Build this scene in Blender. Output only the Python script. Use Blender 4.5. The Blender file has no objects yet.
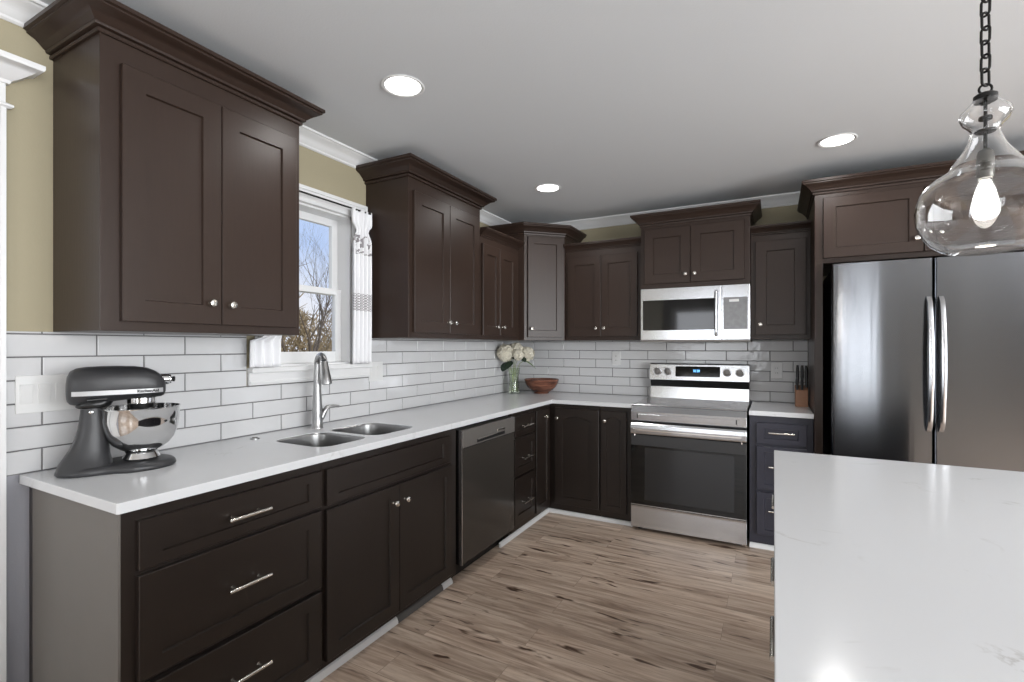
import bpy, bmesh, math, random
from mathutils import Vector, Matrix
random.seed(7)
PI = math.pi
S = bpy.context.scene
COL = S.collection
# ------------------------------------------------------------ camera
cam_d = bpy.data.cameras.new('camera'); cam = bpy.data.objects.new('camera', cam_d); COL.objects.link(cam)
cam_d.sensor_width = 36.0; cam_d.lens = 491.94/1024*36.0
cam_d.shift_x = 0.001; cam_d.shift_y = (346.4-341)/1024
cam_d.clip_start = .02; cam_d.clip_end = 300
cam.location = (2.2027, -4.2507, 1.3381); cam.rotation_euler = (PI/2, 0, .4907)
S.camera = cam
# ------------------------------------------------------------ exposure, world
S.view_settings.view_transform = 'Standard'; S.view_settings.look = 'None'
S.view_settings.gamma = 1; S.view_settings.use_curve_mapping = False
S.view_settings.exposure = 0.0
W = bpy.data.worlds.new('sky'); S.world = W; W.use_nodes = True
nt = W.node_tree; nt.nodes.clear()
wo = nt.nodes.new('ShaderNodeOutputWorld'); bg = nt.nodes.new('ShaderNodeBackground')
tc = nt.nodes.new('ShaderNodeTexCoord'); nz = nt.nodes.new('ShaderNodeTexNoise'); cr = nt.nodes.new('ShaderNodeValToRGB')
nz.inputs['Scale'].default_value = 3.0; nz.inputs['Detail'].default_value = 5
cr.color_ramp.elements[0].position = .42; cr.color_ramp.elements[0].color = (.50, .64, .93, 1)
cr.color_ramp.elements[1].position = .68; cr.color_ramp.elements[1].color = (.86, .88, .95, 1)
nt.links.new(tc.outputs['Generated'], nz.inputs['Vector']); nt.links.new(nz.outputs['Fac'], cr.inputs['Fac'])
nt.links.new(cr.outputs['Color'], bg.inputs['Color']); bg.inputs['Strength'].default_value = 1.05
nt.links.new(bg.outputs['Background'], wo.inputs['Surface'])
# sun outdoors
sd = bpy.data.lights.new('sun', 'SUN'); sd.energy = 2.2; sd.angle = .01; sd.color = (1, .95, .86)
so = bpy.data.objects.new('sun', sd); COL.objects.link(so); so.rotation_euler = (math.radians(48), 0, math.radians(100))
def area(name, loc, rot, sx, sy, power, color=(1, 1, 1)):
    d = bpy.data.lights.new(name, 'AREA'); d.shape = 'RECTANGLE'; d.size = sx; d.size_y = sy; d.energy = power; d.color = color
    o = bpy.data.objects.new(name, d); COL.objects.link(o); o.location = loc; o.rotation_euler = rot
    return o
# daylight through the rear openings; unseen right opening and its lamp added for brightness
REAR = -8.0; RIGHT = 6.2; CEIL = 2.475
area('daylight_patio', (3.42, REAR-.12, 1.10), (PI/2, 0, 0), .72, 2.1, 38, (.97, .99, 1))
area('daylight_rear', (1.1, REAR-.12, 1.45), (PI/2, 0, 0), 1.7, 1.3, 38, (.97, .99, 1))
area('fill_right', (RIGHT+.12, -4.4, 1.35), (PI/2, 0, PI/2), 4.6, 2.0, 370, (.97, .99, 1))  # fill lamp behind the added right opening, lights left wall and ceiling
def spot(loc, power, blend=.7, size=2.95):
    d = bpy.data.lights.new('downlight_beam', 'SPOT'); d.energy = power; d.spot_size = size; d.spot_blend = blend
    d.shadow_soft_size = .075; d.color = (1, .985, .965)
    o = bpy.data.objects.new('downlight_beam', d); COL.objects.link(o); o.location = loc
    return o

# ------------------------------------------------------------ materials
def nodes(name):
    m = bpy.data.materials.new(name); m.use_nodes = True
    n = m.node_tree.nodes; p = n['Principled BSDF']
    return m, m.node_tree, p
def lin(c):
    return tuple(((v/255)/12.92 if v/255 <= .04045 else ((v/255+.055)/1.055)**2.4) for v in c)
def mat(name, rgb, rough=.5, metal=0, spec=.5, bump=0, bscale=60, var=0, coat=0, stretch=None, detail=3):
    """rgb is sRGB 0-255; var = amount of subtle value variation, bump = fine surface relief"""
    m, t, p = nodes(name)
    c = lin(rgb)
    p.inputs['Base Color'].default_value = (*c, 1); p.inputs['Roughness'].default_value = rough
    p.inputs['Metallic'].default_value = metal; p.inputs['Specular IOR Level'].default_value = spec
    p.inputs['Coat Weight'].default_value = coat
    tc = t.nodes.new('ShaderNodeTexCoord'); mp = t.nodes.new('ShaderNodeMapping')
    t.links.new(tc.outputs['Object'], mp.inputs['Vector'])
    if stretch: mp.inputs['Scale'].default_value = stretch
    n = t.nodes.new('ShaderNodeTexNoise'); n.inputs['Scale'].default_value = bscale; n.inputs['Detail'].default_value = detail
    t.links.new(mp.outputs['Vector'], n.inputs['Vector'])
    if var:
        r = t.nodes.new('ShaderNodeMapRange'); r.inputs['To Min'].default_value = 1-var; r.inputs['To Max'].default_value = 1+var
        t.links.new(n.outputs['Fac'], r.inputs['Value'])
        mx = t.nodes.new('ShaderNodeVectorMath'); mx.operation = 'SCALE'; mx.inputs[0].default_value = c
        t.links.new(r.outputs['Result'], mx.inputs['Scale']); t.links.new(mx.outputs['Vector'], p.inputs['Base Color'])
    if bump:
        b = t.nodes.new('ShaderNodeBump'); b.inputs['Strength'].default_value = bump; b.inputs['Distance'].default_value = .002
        t.links.new(n.outputs['Fac'], b.inputs['Height']); t.links.new(b.outputs['Normal'], p.inputs['Normal'])
    return m
M = {}
M['brown'] = mat('brown_paint', (51, 39, 33), .36, bump=.12, bscale=14, var=.12, stretch=(6, 6, .7), spec=.32)
M['base'] = mat('espresso_paint', (37, 30, 26), .32, bump=.12, bscale=14, var=.10, stretch=(6, 6, .7), spec=.45)
M['endpanel'] = mat('end_panel_lit_grey', (106, 101, 96), .45, bump=.05, bscale=10, var=.05)  # lit, glossy look of the end panel put into its grey
M['navy'] = mat('charcoal_blue_paint', (48, 48, 58), .36, bump=.1, bscale=14, var=.08, stretch=(6, 6, .7))
M['white'] = mat('white_trim_paint', (222, 222, 222), .38, bump=.02, bscale=30)
M['greytoe'] = mat('grey_vinyl_strip', (92, 90, 88), .5)
M['ceil'] = mat('ceiling_paint', (214, 217, 220), .85, bump=.25, bscale=120)
M['nickel'] = mat('satin_nickel', (222, 218, 210), .25, 1, bump=.02)
M['chrome'] = mat('polished_steel', (225, 225, 225), .07, 1)
M['steel'] = mat('brushed_steel', (196, 197, 200), .2, 1, bump=.06, bscale=4, stretch=(1, 1, 120), detail=4)
def brushed(name, rgb, rough, an):
    m, t, p = nodes(name); L = t.links
    p.inputs['Base Color'].default_value = (*lin(rgb), 1); p.inputs['Metallic'].default_value = 1; p.inputs['Roughness'].default_value = rough
    p.inputs['Anisotropic'].default_value = an; p.inputs['Anisotropic Rotation'].default_value = .25
    tg = t.nodes.new('ShaderNodeTangent'); tg.direction_type = 'RADIAL'; tg.axis = 'Z'; L.new(tg.outputs[0], p.inputs['Tangent'])
    tc = t.nodes.new('ShaderNodeTexCoord'); mp = t.nodes.new('ShaderNodeMapping'); mp.inputs['Scale'].default_value = (9, 1, .35); L.new(tc.outputs['Object'], mp.inputs['Vector'])
    n = t.nodes.new('ShaderNodeTexNoise'); n.inputs['Scale'].default_value = 2.2; n.inputs['Detail'].default_value = 1; L.new(mp.outputs[0], n.inputs['Vector'])
    b = t.nodes.new('ShaderNodeBump'); b.inputs['Strength'].default_value = .10; b.inputs['Distance'].default_value = .004
    L.new(n.outputs['Fac'], b.inputs['Height']); L.new(b.outputs['Normal'], p.inputs['Normal'])
    return m
M['fsteel'] = brushed('fridge_steel', (122, 124, 128), .16, .97)
M['sinksteel'] = mat('sink_steel', (160, 160, 160), .3, 1, bump=.05, bscale=8, stretch=(1, 60, 1))
M['faucet'] = mat('faucet_steel', (165, 165, 165), .28, 1)
M['dw'] = mat('black_stainless', (70, 66, 62), .16, .25, bump=.03, bscale=4, stretch=(1, 1, 90))
M['dwpanel'] = mat('black_stainless_panel', (118, 114, 110), .3, .3, bump=.03, bscale=4, stretch=(1, 1, 90))
M['blackglass'] = mat('black_glass', (9, 9, 9), .05, 0, .5)
M['black'] = mat('black_plastic', (18, 18, 19), .35)
M['dark'] = mat('dark_gasket', (10, 10, 10), .6)
M['pad'] = mat('keypad_film', (120, 120, 121), .25, .1, bump=.1, bscale=30, var=.35)
M['quartz'] = None
M['mixer'] = mat('charcoal_enamel', (45, 45, 47), .42, bump=.05, bscale=300, spec=.5)
M['mixband'] = mat('mixer_trim', (176, 176, 177), .42, .4)
M['plate'] = mat('white_plastic', (214, 214, 213), .3)
M['slot'] = mat('socket_slots', (70, 70, 70), .6)
M['petal'] = mat('cream_petals', (228, 222, 205), .7, var=.3, bscale=60)
M['leaf'] = mat('dark_green_leaf', (34, 52, 38), .45, var=.2, bscale=30)
M['leaf2'] = mat('pale_green_leaf', (116, 134, 92), .5, var=.2, bscale=30)
M['stem'] = mat('green_stem', (140, 150, 100), .5)
M['woodblock'] = mat('knife_block_wood', (150, 105, 75), .45, bump=.1, bscale=8, var=.2, stretch=(3, 3, 12))
M['iron'] = mat('black_iron', (38, 37, 36), .45, .7)
M['brass'] = mat('aged_socket', (90, 88, 84), .35, .9)
M['bark'] = mat('tree_bark', (96, 84, 72), .9, var=.3, bscale=12)
M['grass'] = mat('winter_grass', (150, 140, 100), .95, var=.35, bscale=2.5)
M['hedge'] = mat('evergreen_needles', (46, 66, 50), .8, var=.3, bscale=9)
M['scrub'] = mat('dry_scrub', (160, 142, 112), .9, var=.4, bscale=12)
M['oak'] = mat('rear_wall_paint', (128, 125, 118), .8, bump=.1, bscale=100)

def emis(name, col, st):
    m, t, p = nodes(name); p.inputs['Base Color'].default_value = (*col, 1)
    p.inputs['Emission Color'].default_value = (*col, 1); p.inputs['Emission Strength'].default_value = st
    return m
M['lampglow'] = emis('lit_diffuser', (1, .985, .96), 9)
M['bulbglow'] = emis('lit_bulb', (1, .95, .88), 14)
M['led'] = emis('blue_display_digits', (.25, .65, 1), 2.0)

# wall paint: khaki; the strip below the worktop line is grey
def wallmat():
    m, t, p = nodes('wall_paint'); L = t.links
    tc = t.nodes.new('ShaderNodeTexCoord'); n = t.nodes.new('ShaderNodeTexNoise'); n.inputs['Scale'].default_value = 130
    L.new(tc.outputs['Object'], n.inputs['Vector'])
    b = t.nodes.new('ShaderNodeBump'); b.inputs['Strength'].default_value = .25; b.inputs['Distance'].default_value = .002
    L.new(n.outputs['Fac'], b.inputs['Height']); L.new(b.outputs['Normal'], p.inputs['Normal'])
    sp = t.nodes.new('ShaderNodeSeparateXYZ'); L.new(tc.outputs['Object'], sp.inputs['Vector'])
    g = t.nodes.new('ShaderNodeMath'); g.operation = 'GREATER_THAN'; g.inputs[1].default_value = .915; L.new(sp.outputs['Z'], g.inputs[0])
    mx = t.nodes.new('ShaderNodeMix'); mx.data_type = 'RGBA'
    mx.inputs['A'].default_value = (*lin((150, 150, 156)), 1); mx.inputs['B'].default_value = (*lin((160, 151, 126)), 1)
    L.new(g.outputs[0], mx.inputs['Factor']); L.new(mx.outputs['Result'], p.inputs['Base Color'])
    p.inputs['Roughness'].default_value = .7
    return m
M['wall'] = wallmat()
def quartz():
    m, t, p = nodes('white_quartz'); L = t.links
    tc = t.nodes.new('ShaderNodeTexCoord')
    w = t.nodes.new('ShaderNodeTexNoise'); w.inputs['Scale'].default_value = 3.2; w.inputs['Detail'].default_value = 8; w.inputs['Distortion'].default_value = 1.6
    L.new(tc.outputs['Object'], w.inputs['Vector'])
    r = t.nodes.new('ShaderNodeValToRGB'); e = r.color_ramp.elements
    e[0].position = .485; e[0].color = (0, 0, 0, 1); e[1].position = .5; e[1].color = (1, 1, 1, 1)
    e2 = e.new(.515); e2.color = (0, 0, 0, 1)
    L.new(w.outputs['Fac'], r.inputs['Fac'])
    n2 = t.nodes.new('ShaderNodeTexNoise'); n2.inputs['Scale'].default_value = 5.5; n2.inputs['Detail'].default_value = 3
    L.new(tc.outputs['Object'], n2.inputs['Vector'])
    r2 = t.nodes.new('ShaderNodeValToRGB'); r2.color_ramp.elements[0].position = .56; r2.color_ramp.elements[1].position = .72
    L.new(n2.outputs['Fac'], r2.inputs['Fac'])
    mu = t.nodes.new('ShaderNodeMath'); mu.operation = 'MULTIPLY'; L.new(r.outputs['Color'], mu.inputs[0]); L.new(r2.outputs['Color'], mu.inputs[1])
    mu2 = t.nodes.new('ShaderNodeMath'); mu2.operation = 'MULTIPLY'; mu2.inputs[1].default_value = .6; L.new(mu.outputs[0], mu2.inputs[0])
    mx = t.nodes.new('ShaderNodeMix'); mx.data_type = 'RGBA'
    mx.inputs['A'].default_value = (*lin((212, 213, 215)), 1); mx.inputs['B'].default_value = (*lin((165, 162, 158)), 1)
    L.new(mu2.outputs[0], mx.inputs['Factor']); L.new(mx.outputs['Result'], p.inputs['Base Color'])
    p.inputs['Roughness'].default_value = .16; p.inputs['Specular IOR Level'].default_value = .3
    return m
M['quartz'] = quartz()
def tilemat():
    m, t, p = nodes('glazed_tile'); L = t.links
    tc = t.nodes.new('ShaderNodeTexCoord'); n = t.nodes.new('ShaderNodeTexNoise'); n.inputs['Scale'].default_value = 16; n.inputs['Detail'].default_value = 2
    L.new(tc.outputs['Object'], n.inputs['Vector'])
    b = t.nodes.new('ShaderNodeBump'); b.inputs['Strength'].default_value = .5; b.inputs['Distance'].default_value = .004
    L.new(n.outputs['Fac'], b.inputs['Height']); L.new(b.outputs['Normal'], p.inputs['Normal'])
    p.inputs['Base Color'].default_value = (*lin((202, 202, 203)), 1); p.inputs['Roughness'].default_value = .1
    return m
M['tile'] = tilemat(); M['grout'] = mat('grey_grout', (105, 104, 104), .9)
def floormat():
    m, t, p = nodes('vinyl_plank'); L = t.links; N = t.nodes.new
    tc = N('ShaderNodeTexCoord')
    br = N('ShaderNodeTexBrick'); br.offset = .37; br.inputs['Scale'].default_value = 1; br.inputs['Brick Width'].default_value = 1.22
    br.inputs['Row Height'].default_value = .152; br.inputs['Mortar Size'].default_value = .0012; br.inputs['Mortar Smooth'].default_value = .3
    br.inputs['Color1'].default_value = (.0, .0, .0, 1); br.inputs['Color2'].default_value = (1, 1, 1, 1); br.inputs['Mortar'].default_value = (.5, .5, .5, 1)
    L.new(tc.outputs['Object'], br.inputs['Vector'])
    # offset grain per plank
    sc = N('ShaderNodeVectorMath'); sc.operation = 'SCALE'; sc.inputs['Scale'].default_value = 7.3; L.new(br.outputs['Color'], sc.inputs[0])
    ad = N('ShaderNodeVectorMath'); ad.operation = 'ADD'; L.new(tc.outputs['Object'], ad.inputs[0]); L.new(sc.outputs['Vector'], ad.inputs[1])
    def noise(scale, stretch, detail, dist=0, rough=.55):
        mp = N('ShaderNodeMapping'); mp.inputs['Scale'].default_value = stretch; L.new(ad.outputs['Vector'], mp.inputs['Vector'])
        n = N('ShaderNodeTexNoise'); n.inputs['Scale'].default_value = scale; n.inputs['Detail'].default_value = detail; n.inputs['Distortion'].default_value = dist
        n.inputs['Roughness'].default_value = rough
        L.new(mp.outputs['Vector'], n.inputs['Vector']); return n
    g = noise(3.2, (.55, 7, 1), 9, .9, .62); k = noise(4.6, (.9, 4.2, 1), 2.5, .5); fine = noise(20, (.6, 14, 1), 4)
    ramp = N('ShaderNodeValToRGB'); e = ramp.color_ramp.elements
    e[0].position = .30; e[0].color = (*lin((132, 111, 96)), 1); e[1].position = .72; e[1].color = (*lin((210, 193, 176)), 1)
    x = e.new(.5); x.color = (*lin((178, 158, 141)), 1)
    L.new(g.outputs['Fac'], ramp.inputs['Fac'])
    kr = N('ShaderNodeValToRGB'); kr.color_ramp.elements[0].position = .295; kr.color_ramp.elements[0].color = (1, 1, 1, 1)
    kr.color_ramp.elements[1].position = .38; kr.color_ramp.elements[1].color = (0, 0, 0, 1)
    L.new(k.outputs['Fac'], kr.inputs['Fac'])
    mx = N('ShaderNodeMix'); mx.data_type = 'RGBA'; mx.inputs['B'].default_value = (*lin((78, 58, 46)), 1)
    L.new(ramp.outputs['Color'], mx.inputs['A']); L.new(kr.outputs['Color'], mx.inputs['Factor'])
    pv = N('ShaderNodeMapRange'); pv.inputs['To Min'].default_value = .98; pv.inputs['To Max'].default_value = 1.2; L.new(br.outputs['Color'], pv.inputs['Value'])
    fv = N('ShaderNodeMapRange'); fv.inputs['To Min'].default_value = .8; fv.inputs['To Max'].default_value = 1.2; L.new(fine.outputs['Fac'], fv.inputs['Value'])
    mm = N('ShaderNodeMath'); mm.operation = 'MULTIPLY'; L.new(pv.outputs[0], mm.inputs[0]); L.new(fv.outputs[0], mm.inputs[1])
    s1 = N('ShaderNodeVectorMath'); s1.operation = 'SCALE'; L.new(mx.outputs['Result'], s1.inputs[0]); L.new(mm.outputs[0], s1.inputs['Scale'])
    m2 = N('ShaderNodeMix'); m2.data_type = 'RGBA'; m2.inputs['B'].default_value = (*lin((70, 58, 50)), 1)
    mf = N('ShaderNodeMath'); mf.operation = 'MULTIPLY'; mf.inputs[1].default_value = .45; L.new(br.outputs['Fac'], mf.inputs[0])
    L.new(s1.outputs['Vector'], m2.inputs['A']); L.new(mf.outputs[0], m2.inputs['Factor']); L.new(m2.outputs['Result'], p.inputs['Base Color'])
    p.inputs['Roughness'].default_value = .33
    b = N('ShaderNodeBump'); b.inputs['Strength'].default_value = .12; b.inputs['Distance'].default_value = .002
    L.new(fine.outputs['Fac'], b.inputs['Height']); L.new(b.outputs['Normal'], p.inputs['Normal'])
    return m
M['floor'] = floormat()
def bowlmat():
    m, t, p = nodes('turned_wood'); L = t.links; N = t.nodes.new
    tc = N('ShaderNodeTexCoord'); mp = N('ShaderNodeMapping'); mp.inputs['Scale'].default_value = (1, 1, 6); L.new(tc.outputs['Object'], mp.inputs['Vector'])
    n = N('ShaderNodeTexNoise'); n.inputs['Scale'].default_value = 7; n.inputs['Detail'].default_value = 5; L.new(mp.outputs['Vector'], n.inputs['Vector'])
    r = N('ShaderNodeValToRGB'); r.color_ramp.elements[0].position = .35; r.color_ramp.elements[0].color = (*lin((62, 36, 28)), 1)
    r.color_ramp.elements[1].position = .65; r.color_ramp.elements[1].color = (*lin((132, 84, 64)), 1)
    L.new(n.outputs['Fac'], r.inputs['Fac']); L.new(r.outputs['Color'], p.inputs['Base Color']); p.inputs['Roughness'].default_value = .25
    return m
M['bowl'] = bowlmat()
def glass(name, rough=0, col=(1, 1, 1)):
    m, t, p = nodes(name); p.inputs['Transmission Weight'].default_value = 1; p.inputs['Roughness'].default_value = rough
    p.inputs['IOR'].default_value = 1.45; p.inputs['Base Color'].default_value = (*col, 1)
    return m
M['glass'] = glass('clear_glass'); M['vaseglass'] = glass('green_tinted_glass', 0, (.86, .92, .8))
def pane():
    m = bpy.data.materials.new('window_glass'); m.use_nodes = True; t = m.node_tree; t.nodes.clear()
    o = t.nodes.new('ShaderNodeOutputMaterial'); a = t.nodes.new('ShaderNodeBsdfTransparent'); g = t.nodes.new('ShaderNodeBsdfGlossy')
    g.inputs['Roughness'].default_value = .02; f = t.nodes.new('ShaderNodeFresnel'); f.inputs['IOR'].default_value = 1.3
    x = t.nodes.new('ShaderNodeMixShader'); t.links.new(f.outputs[0], x.inputs[0]); t.links.new(a.outputs[0], x.inputs[1]); t.links.new(g.outputs[0], x.inputs[2])
    t.links.new(x.outputs[0], o.inputs[0]); return m
M['pane'] = pane()
def curtainmat():
    m, t, p = nodes('curtain_cotton'); L = t.links; N = t.nodes.new
    tc = N('ShaderNodeTexCoord'); sp = N('ShaderNodeSeparateXYZ'); L.new(tc.outputs['Object'], sp.inputs[0])
    def band(a, b):
        g = N('ShaderNodeMath'); g.operation = 'GREATER_THAN'; g.inputs[1].default_value = a; L.new(sp.outputs['Z'], g.inputs[0])
        l = N('ShaderNodeMath'); l.operation = 'LESS_THAN'; l.inputs[1].default_value = b; L.new(sp.outputs['Z'], l.inputs[0])
        q = N('ShaderNodeMath'); q.operation = 'MULTIPLY'; L.new(g.outputs[0], q.inputs[0]); L.new(l.outputs[0], q.inputs[1]); return q
    b1 = band(.32, .42)
    ck = N('ShaderNodeTexChecker'); ck.inputs['Scale'].default_value = 130; L.new(tc.outputs['Object'], ck.inputs['Vector'])
    q1 = N('ShaderNodeMath'); q1.operation = 'MULTIPLY'; L.new(b1.outputs[0], q1.inputs[0]); L.new(ck.outputs['Fac'], q1.inputs[1])
    b2 = band(.65, .76); nz = N('ShaderNodeTexNoise'); nz.inputs['Scale'].default_value = 34; L.new(tc.outputs['Object'], nz.inputs['Vector'])
    g2 = N('ShaderNodeMath'); g2.operation = 'GREATER_THAN'; g2.inputs[1].default_value = .52; L.new(nz.outputs['Fac'], g2.inputs[0])
    q2 = N('ShaderNodeMath'); q2.operation = 'MULTIPLY'; L.new(b2.outputs[0], q2.inputs[0]); L.new(g2.outputs[0], q2.inputs[1])
    s = N('ShaderNodeMath'); s.operation = 'ADD'; s.use_clamp = True; L.new(q1.outputs[0], s.inputs[0]); L.new(q2.outputs[0], s.inputs[1])
    mx = N('ShaderNodeMix'); mx.data_type = 'RGBA'; mx.inputs['A'].default_value = (*lin((232, 232, 234)), 1); mx.inputs['B'].default_value = (*lin((150, 146, 148)), 1)
    L.new(s.outputs[0], mx.inputs['Factor']); L.new(mx.outputs['Result'], p.inputs['Base Color'])
    p.inputs['Roughness'].default_value = .9; p.inputs['Transmission Weight'].default_value = 0
    return m
M['curtain'] = curtainmat()

# ------------------------------------------------------------ mesh helpers
def obj(name, bm, m, parent=None, bevel=0, smooth=None, mats=None, solid=None):
    bmesh.ops.recalc_face_normals(bm, faces=bm.faces)
    me = bpy.data.meshes.new(name); bm.to_mesh(me); bm.free()
    o = bpy.data.objects.new(name, me); COL.objects.link(o)
    for q in (mats or [m]): me.materials.append(q)
    if smooth is not None:
        for p in me.polygons: p.use_smooth = True
        me.set_sharp_from_angle(angle=math.radians(smooth))
    if parent is not None: o.parent = parent
    if bevel:
        b = o.modifiers.new('bevel', 'BEVEL'); b.width = bevel; b.segments = 2; b.limit_method = 'ANGLE'; b.angle_limit = math.radians(50)
    if solid:
        b = o.modifiers.new('thickness', 'SOLIDIFY'); b.thickness = solid; b.offset = 0
    return o
def thing(name, label, cat, loc=(0, 0, 0), rz=0, group=None):
    o = bpy.data.objects.new(name, None); COL.objects.link(o); o.empty_display_size = .05
    o.location = loc; o.rotation_euler = (0, 0, rz); o['label'] = label; o['category'] = cat
    if group: o['group'] = group
    return o
def tag(o, label, cat, group=None):
    o['label'] = label; o['category'] = cat
    if group: o['group'] = group
    return o
def struct(o, label=None):
    o['kind'] = 'structure'
    if label: o['label'] = label
    o['category'] = o.name.split('_')[0]
    return o
def box(bm, x0, x1, y0, y1, z0, z1, mi=0):
    vs = [bm.verts.new(p) for p in ((x0,y0,z0),(x1,y0,z0),(x1,y1,z0),(x0,y1,z0),(x0,y0,z1),(x1,y0,z1),(x1,y1,z1),(x0,y1,z1))]
    for f in ((0,3,2,1),(4,5,6,7),(0,1,5,4),(1,2,6,5),(2,3,7,6),(3,0,4,7)):
        fc = bm.faces.new([vs[i] for i in f]); fc.material_index = mi
    return vs
def B(*boxes):
    bm = bmesh.new()
    for b in boxes: box(bm, *b)
    return bm
def prism(bm, pts, axis, a, b):
    """pts 2D polygon extruded along axis ('x','y','z') from a to b"""
    def P(u, v, w): return {'z': (u, v, w), 'x': (w, u, v), 'y': (u, w, v)}[axis]
    A = [bm.verts.new(P(u, v, a)) for u, v in pts]; C = [bm.verts.new(P(u, v, b)) for u, v in pts]
    n = len(pts); bm.faces.new(A[::-1]); bm.faces.new(C)
    for i in range(n): bm.faces.new((A[i], A[(i+1) % n], C[(i+1) % n], C[i]))
def rings(bm, L, cap=True, closed=True):
    R = [[bm.verts.new(p) for p in r] for r in L]
    n = len(R[0])
    for a, b in zip(R, R[1:]):
        for i in range(n if closed else n-1):
            j = (i+1) % n
            bm.faces.new((a[i], a[j], b[j], b[i]))
    if cap: bm.faces.new(R[0][::-1]); bm.faces.new(R[-1])
    return R
def lathe(bm, prof, seg=32, c=(0, 0, 0), axis='z', cap=True):
    L = []
    for r, z in prof:
        ring = []
        for i in range(seg):
            a = 2*PI*i/seg; u, v = r*math.cos(a), r*math.sin(a)
            ring.append({'z': (c[0]+u, c[1]+v, c[2]+z), 'y': (c[0]+u, c[1]+z, c[2]+v), 'x': (c[0]+z, c[1]+u, c[2]+v)}[axis])
        L.append(ring)
    return rings(bm, L, cap)
def tube(bm, pts, r, seg=10, cap=True, closed=False, flat=1):
    pts = [Vector(p) for p in pts]; n = len(pts); L = []; up = None
    for i, p in enumerate(pts):
        if closed: t = (pts[(i+1) % n]-pts[i-1]).normalized()
        else: t = (pts[min(i+1, n-1)]-pts[max(i-1, 0)]).normalized()
        if up is None:
            up = Vector((0, 0, 1)) if abs(t.z) < .9 else Vector((1, 0, 0))
        s = t.cross(up).normalized(); up = s.cross(t).normalized()
        rr = r[i] if isinstance(r, (list, tuple)) else r
        L.append([p+(s*math.cos(2*PI*k/seg)+up*math.sin(2*PI*k/seg)*flat)*rr for k in range(seg)])
    if closed:
        L.append(L[0]); R = [[bm.verts.new(q) for q in r_] for r_ in L[:-1]]; R.append(R[0])
        for a, b in zip(R, R[1:]):
            for i in range(seg): bm.faces.new((a[i], a[(i+1) % seg], b[(i+1) % seg], b[i]))
    else: rings(bm, L, cap)
def sweep(bm, path, prof, closed=False):
    """sweep profile (out, up) along a 2D/3D path of points; 'out' is to the right of travel, mitred corners"""
    n = len(path); L = []
    for i in range(n):
        p = Vector(path[i][:2]); z = path[i][2]
        d0 = (p-Vector(path[i-1][:2])).normalized() if (i > 0 or closed) else None
        d1 = (Vector(path[(i+1) % n][:2])-p).normalized() if (i < n-1 or closed) else None
        n0 = Vector((d0.y, -d0.x)) if d0 is not None else None; n1 = Vector((d1.y, -d1.x)) if d1 is not None else None
        if n0 is None: m = n1
        elif n1 is None: m = n0
        else: m = (n0+n1); m = m/(m.dot(n0))
        L.append([(p.x+m.x*o, p.y+m.y*o, z+u) for o, u in prof])
    rings(bm, L, cap=True)
def xform(bm, M4):
    bmesh.ops.transform(bm, matrix=M4, verts=bm.verts); return bm
def sup(cx, cy, a, b, e=2.5, n=24):
    out = []
    for i in range(n):
        t = 2*PI*i/n; c, s = math.cos(t), math.sin(t)
        out.append((cx+a*math.copysign(abs(c)**(2/e), c), cy+b*math.copysign(abs(s)**(2/e), s)))
    return out

# ---- joinery
def door_bm(w, h, t=.02, fr=.06, frh=None, rec=.009, arch=0, x=0, z=0):
    """shaker door, front at y=-t, back at y=0, lower left corner (x, z)"""
    frh = frh or fr; bm = bmesh.new(); n = 15 if arch else 2
    def loop(ins_x, ins_z, y, rise):
        x0, x1, z0, z1 = x+ins_x, x+w-ins_x, z+ins_z, z+h-ins_z
        pts = [(x0, y, z0), (x1, y, z0)]
        for i in range(n):
            s = i/(n-1); px = x1+(x0-x1)*s
            pts.append((px, y, z1-rise*(1-math.sin(PI*s)**1.2 if 0 < s < 1 else 1)))
        return pts
    L = [loop(0, 0, 0, 0), loop(0, 0, -t+.002, 0), loop(.002, .002, -t, 0), loop(fr, frh, -t, arch), loop(fr+.003, frh+.003, -t+rec, arch)]
    rings(bm, L)
    return bm
def knob_bm(x, z, y=-.02):
    bm = bmesh.new()
    lathe(bm, [(.0075, 0), (.0065, -.004), (.005, -.008), (.0055, -.014), (.011, -.018), (.0145, -.022), (.0145, -.025), (.012, -.029), (.005, -.031)], 20, (x, y, z), 'y')
    return bm
def pull_bm(x, z, L=.15, y=-.02):
    bm = bmesh.new()
    lathe(bm, [(.0058, -L/2), (.006, -L/2+.001), (.006, L/2-.001), (.0058, L/2)], 14, (x, y-.03, z), 'x')
    for s in (-1, 1): lathe(bm, [(.006, 0), (.0045, -.004), (.0045, -.028)], 12, (x+s*L*.31, y, z), 'y')
    return bm
CROWN = [(0, 0), (.008, 0), (.010, .003), (.010, .011), (.005, .013), (.005, .016), (.018, .018), (.020, .022), (.020, .027), (.025, .030), (.034, .040), (.046, .052), (.062, .060), (.068, .064), (.068, .070), (.076, .074), (.076, .088), (0, .088)]
def crown_scaled(p, h): return [(o*p/.076, u*h/.088) for o, u in CROWN]
FACE = .0
def cab_body(w, d, z0, z1, toe=0):
    bm = bmesh.new(); box(bm, 0, w, 0, d, z0, z1)
    if toe: box(bm, .0, w, toe, d, 0, z0)
    return bm
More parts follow.
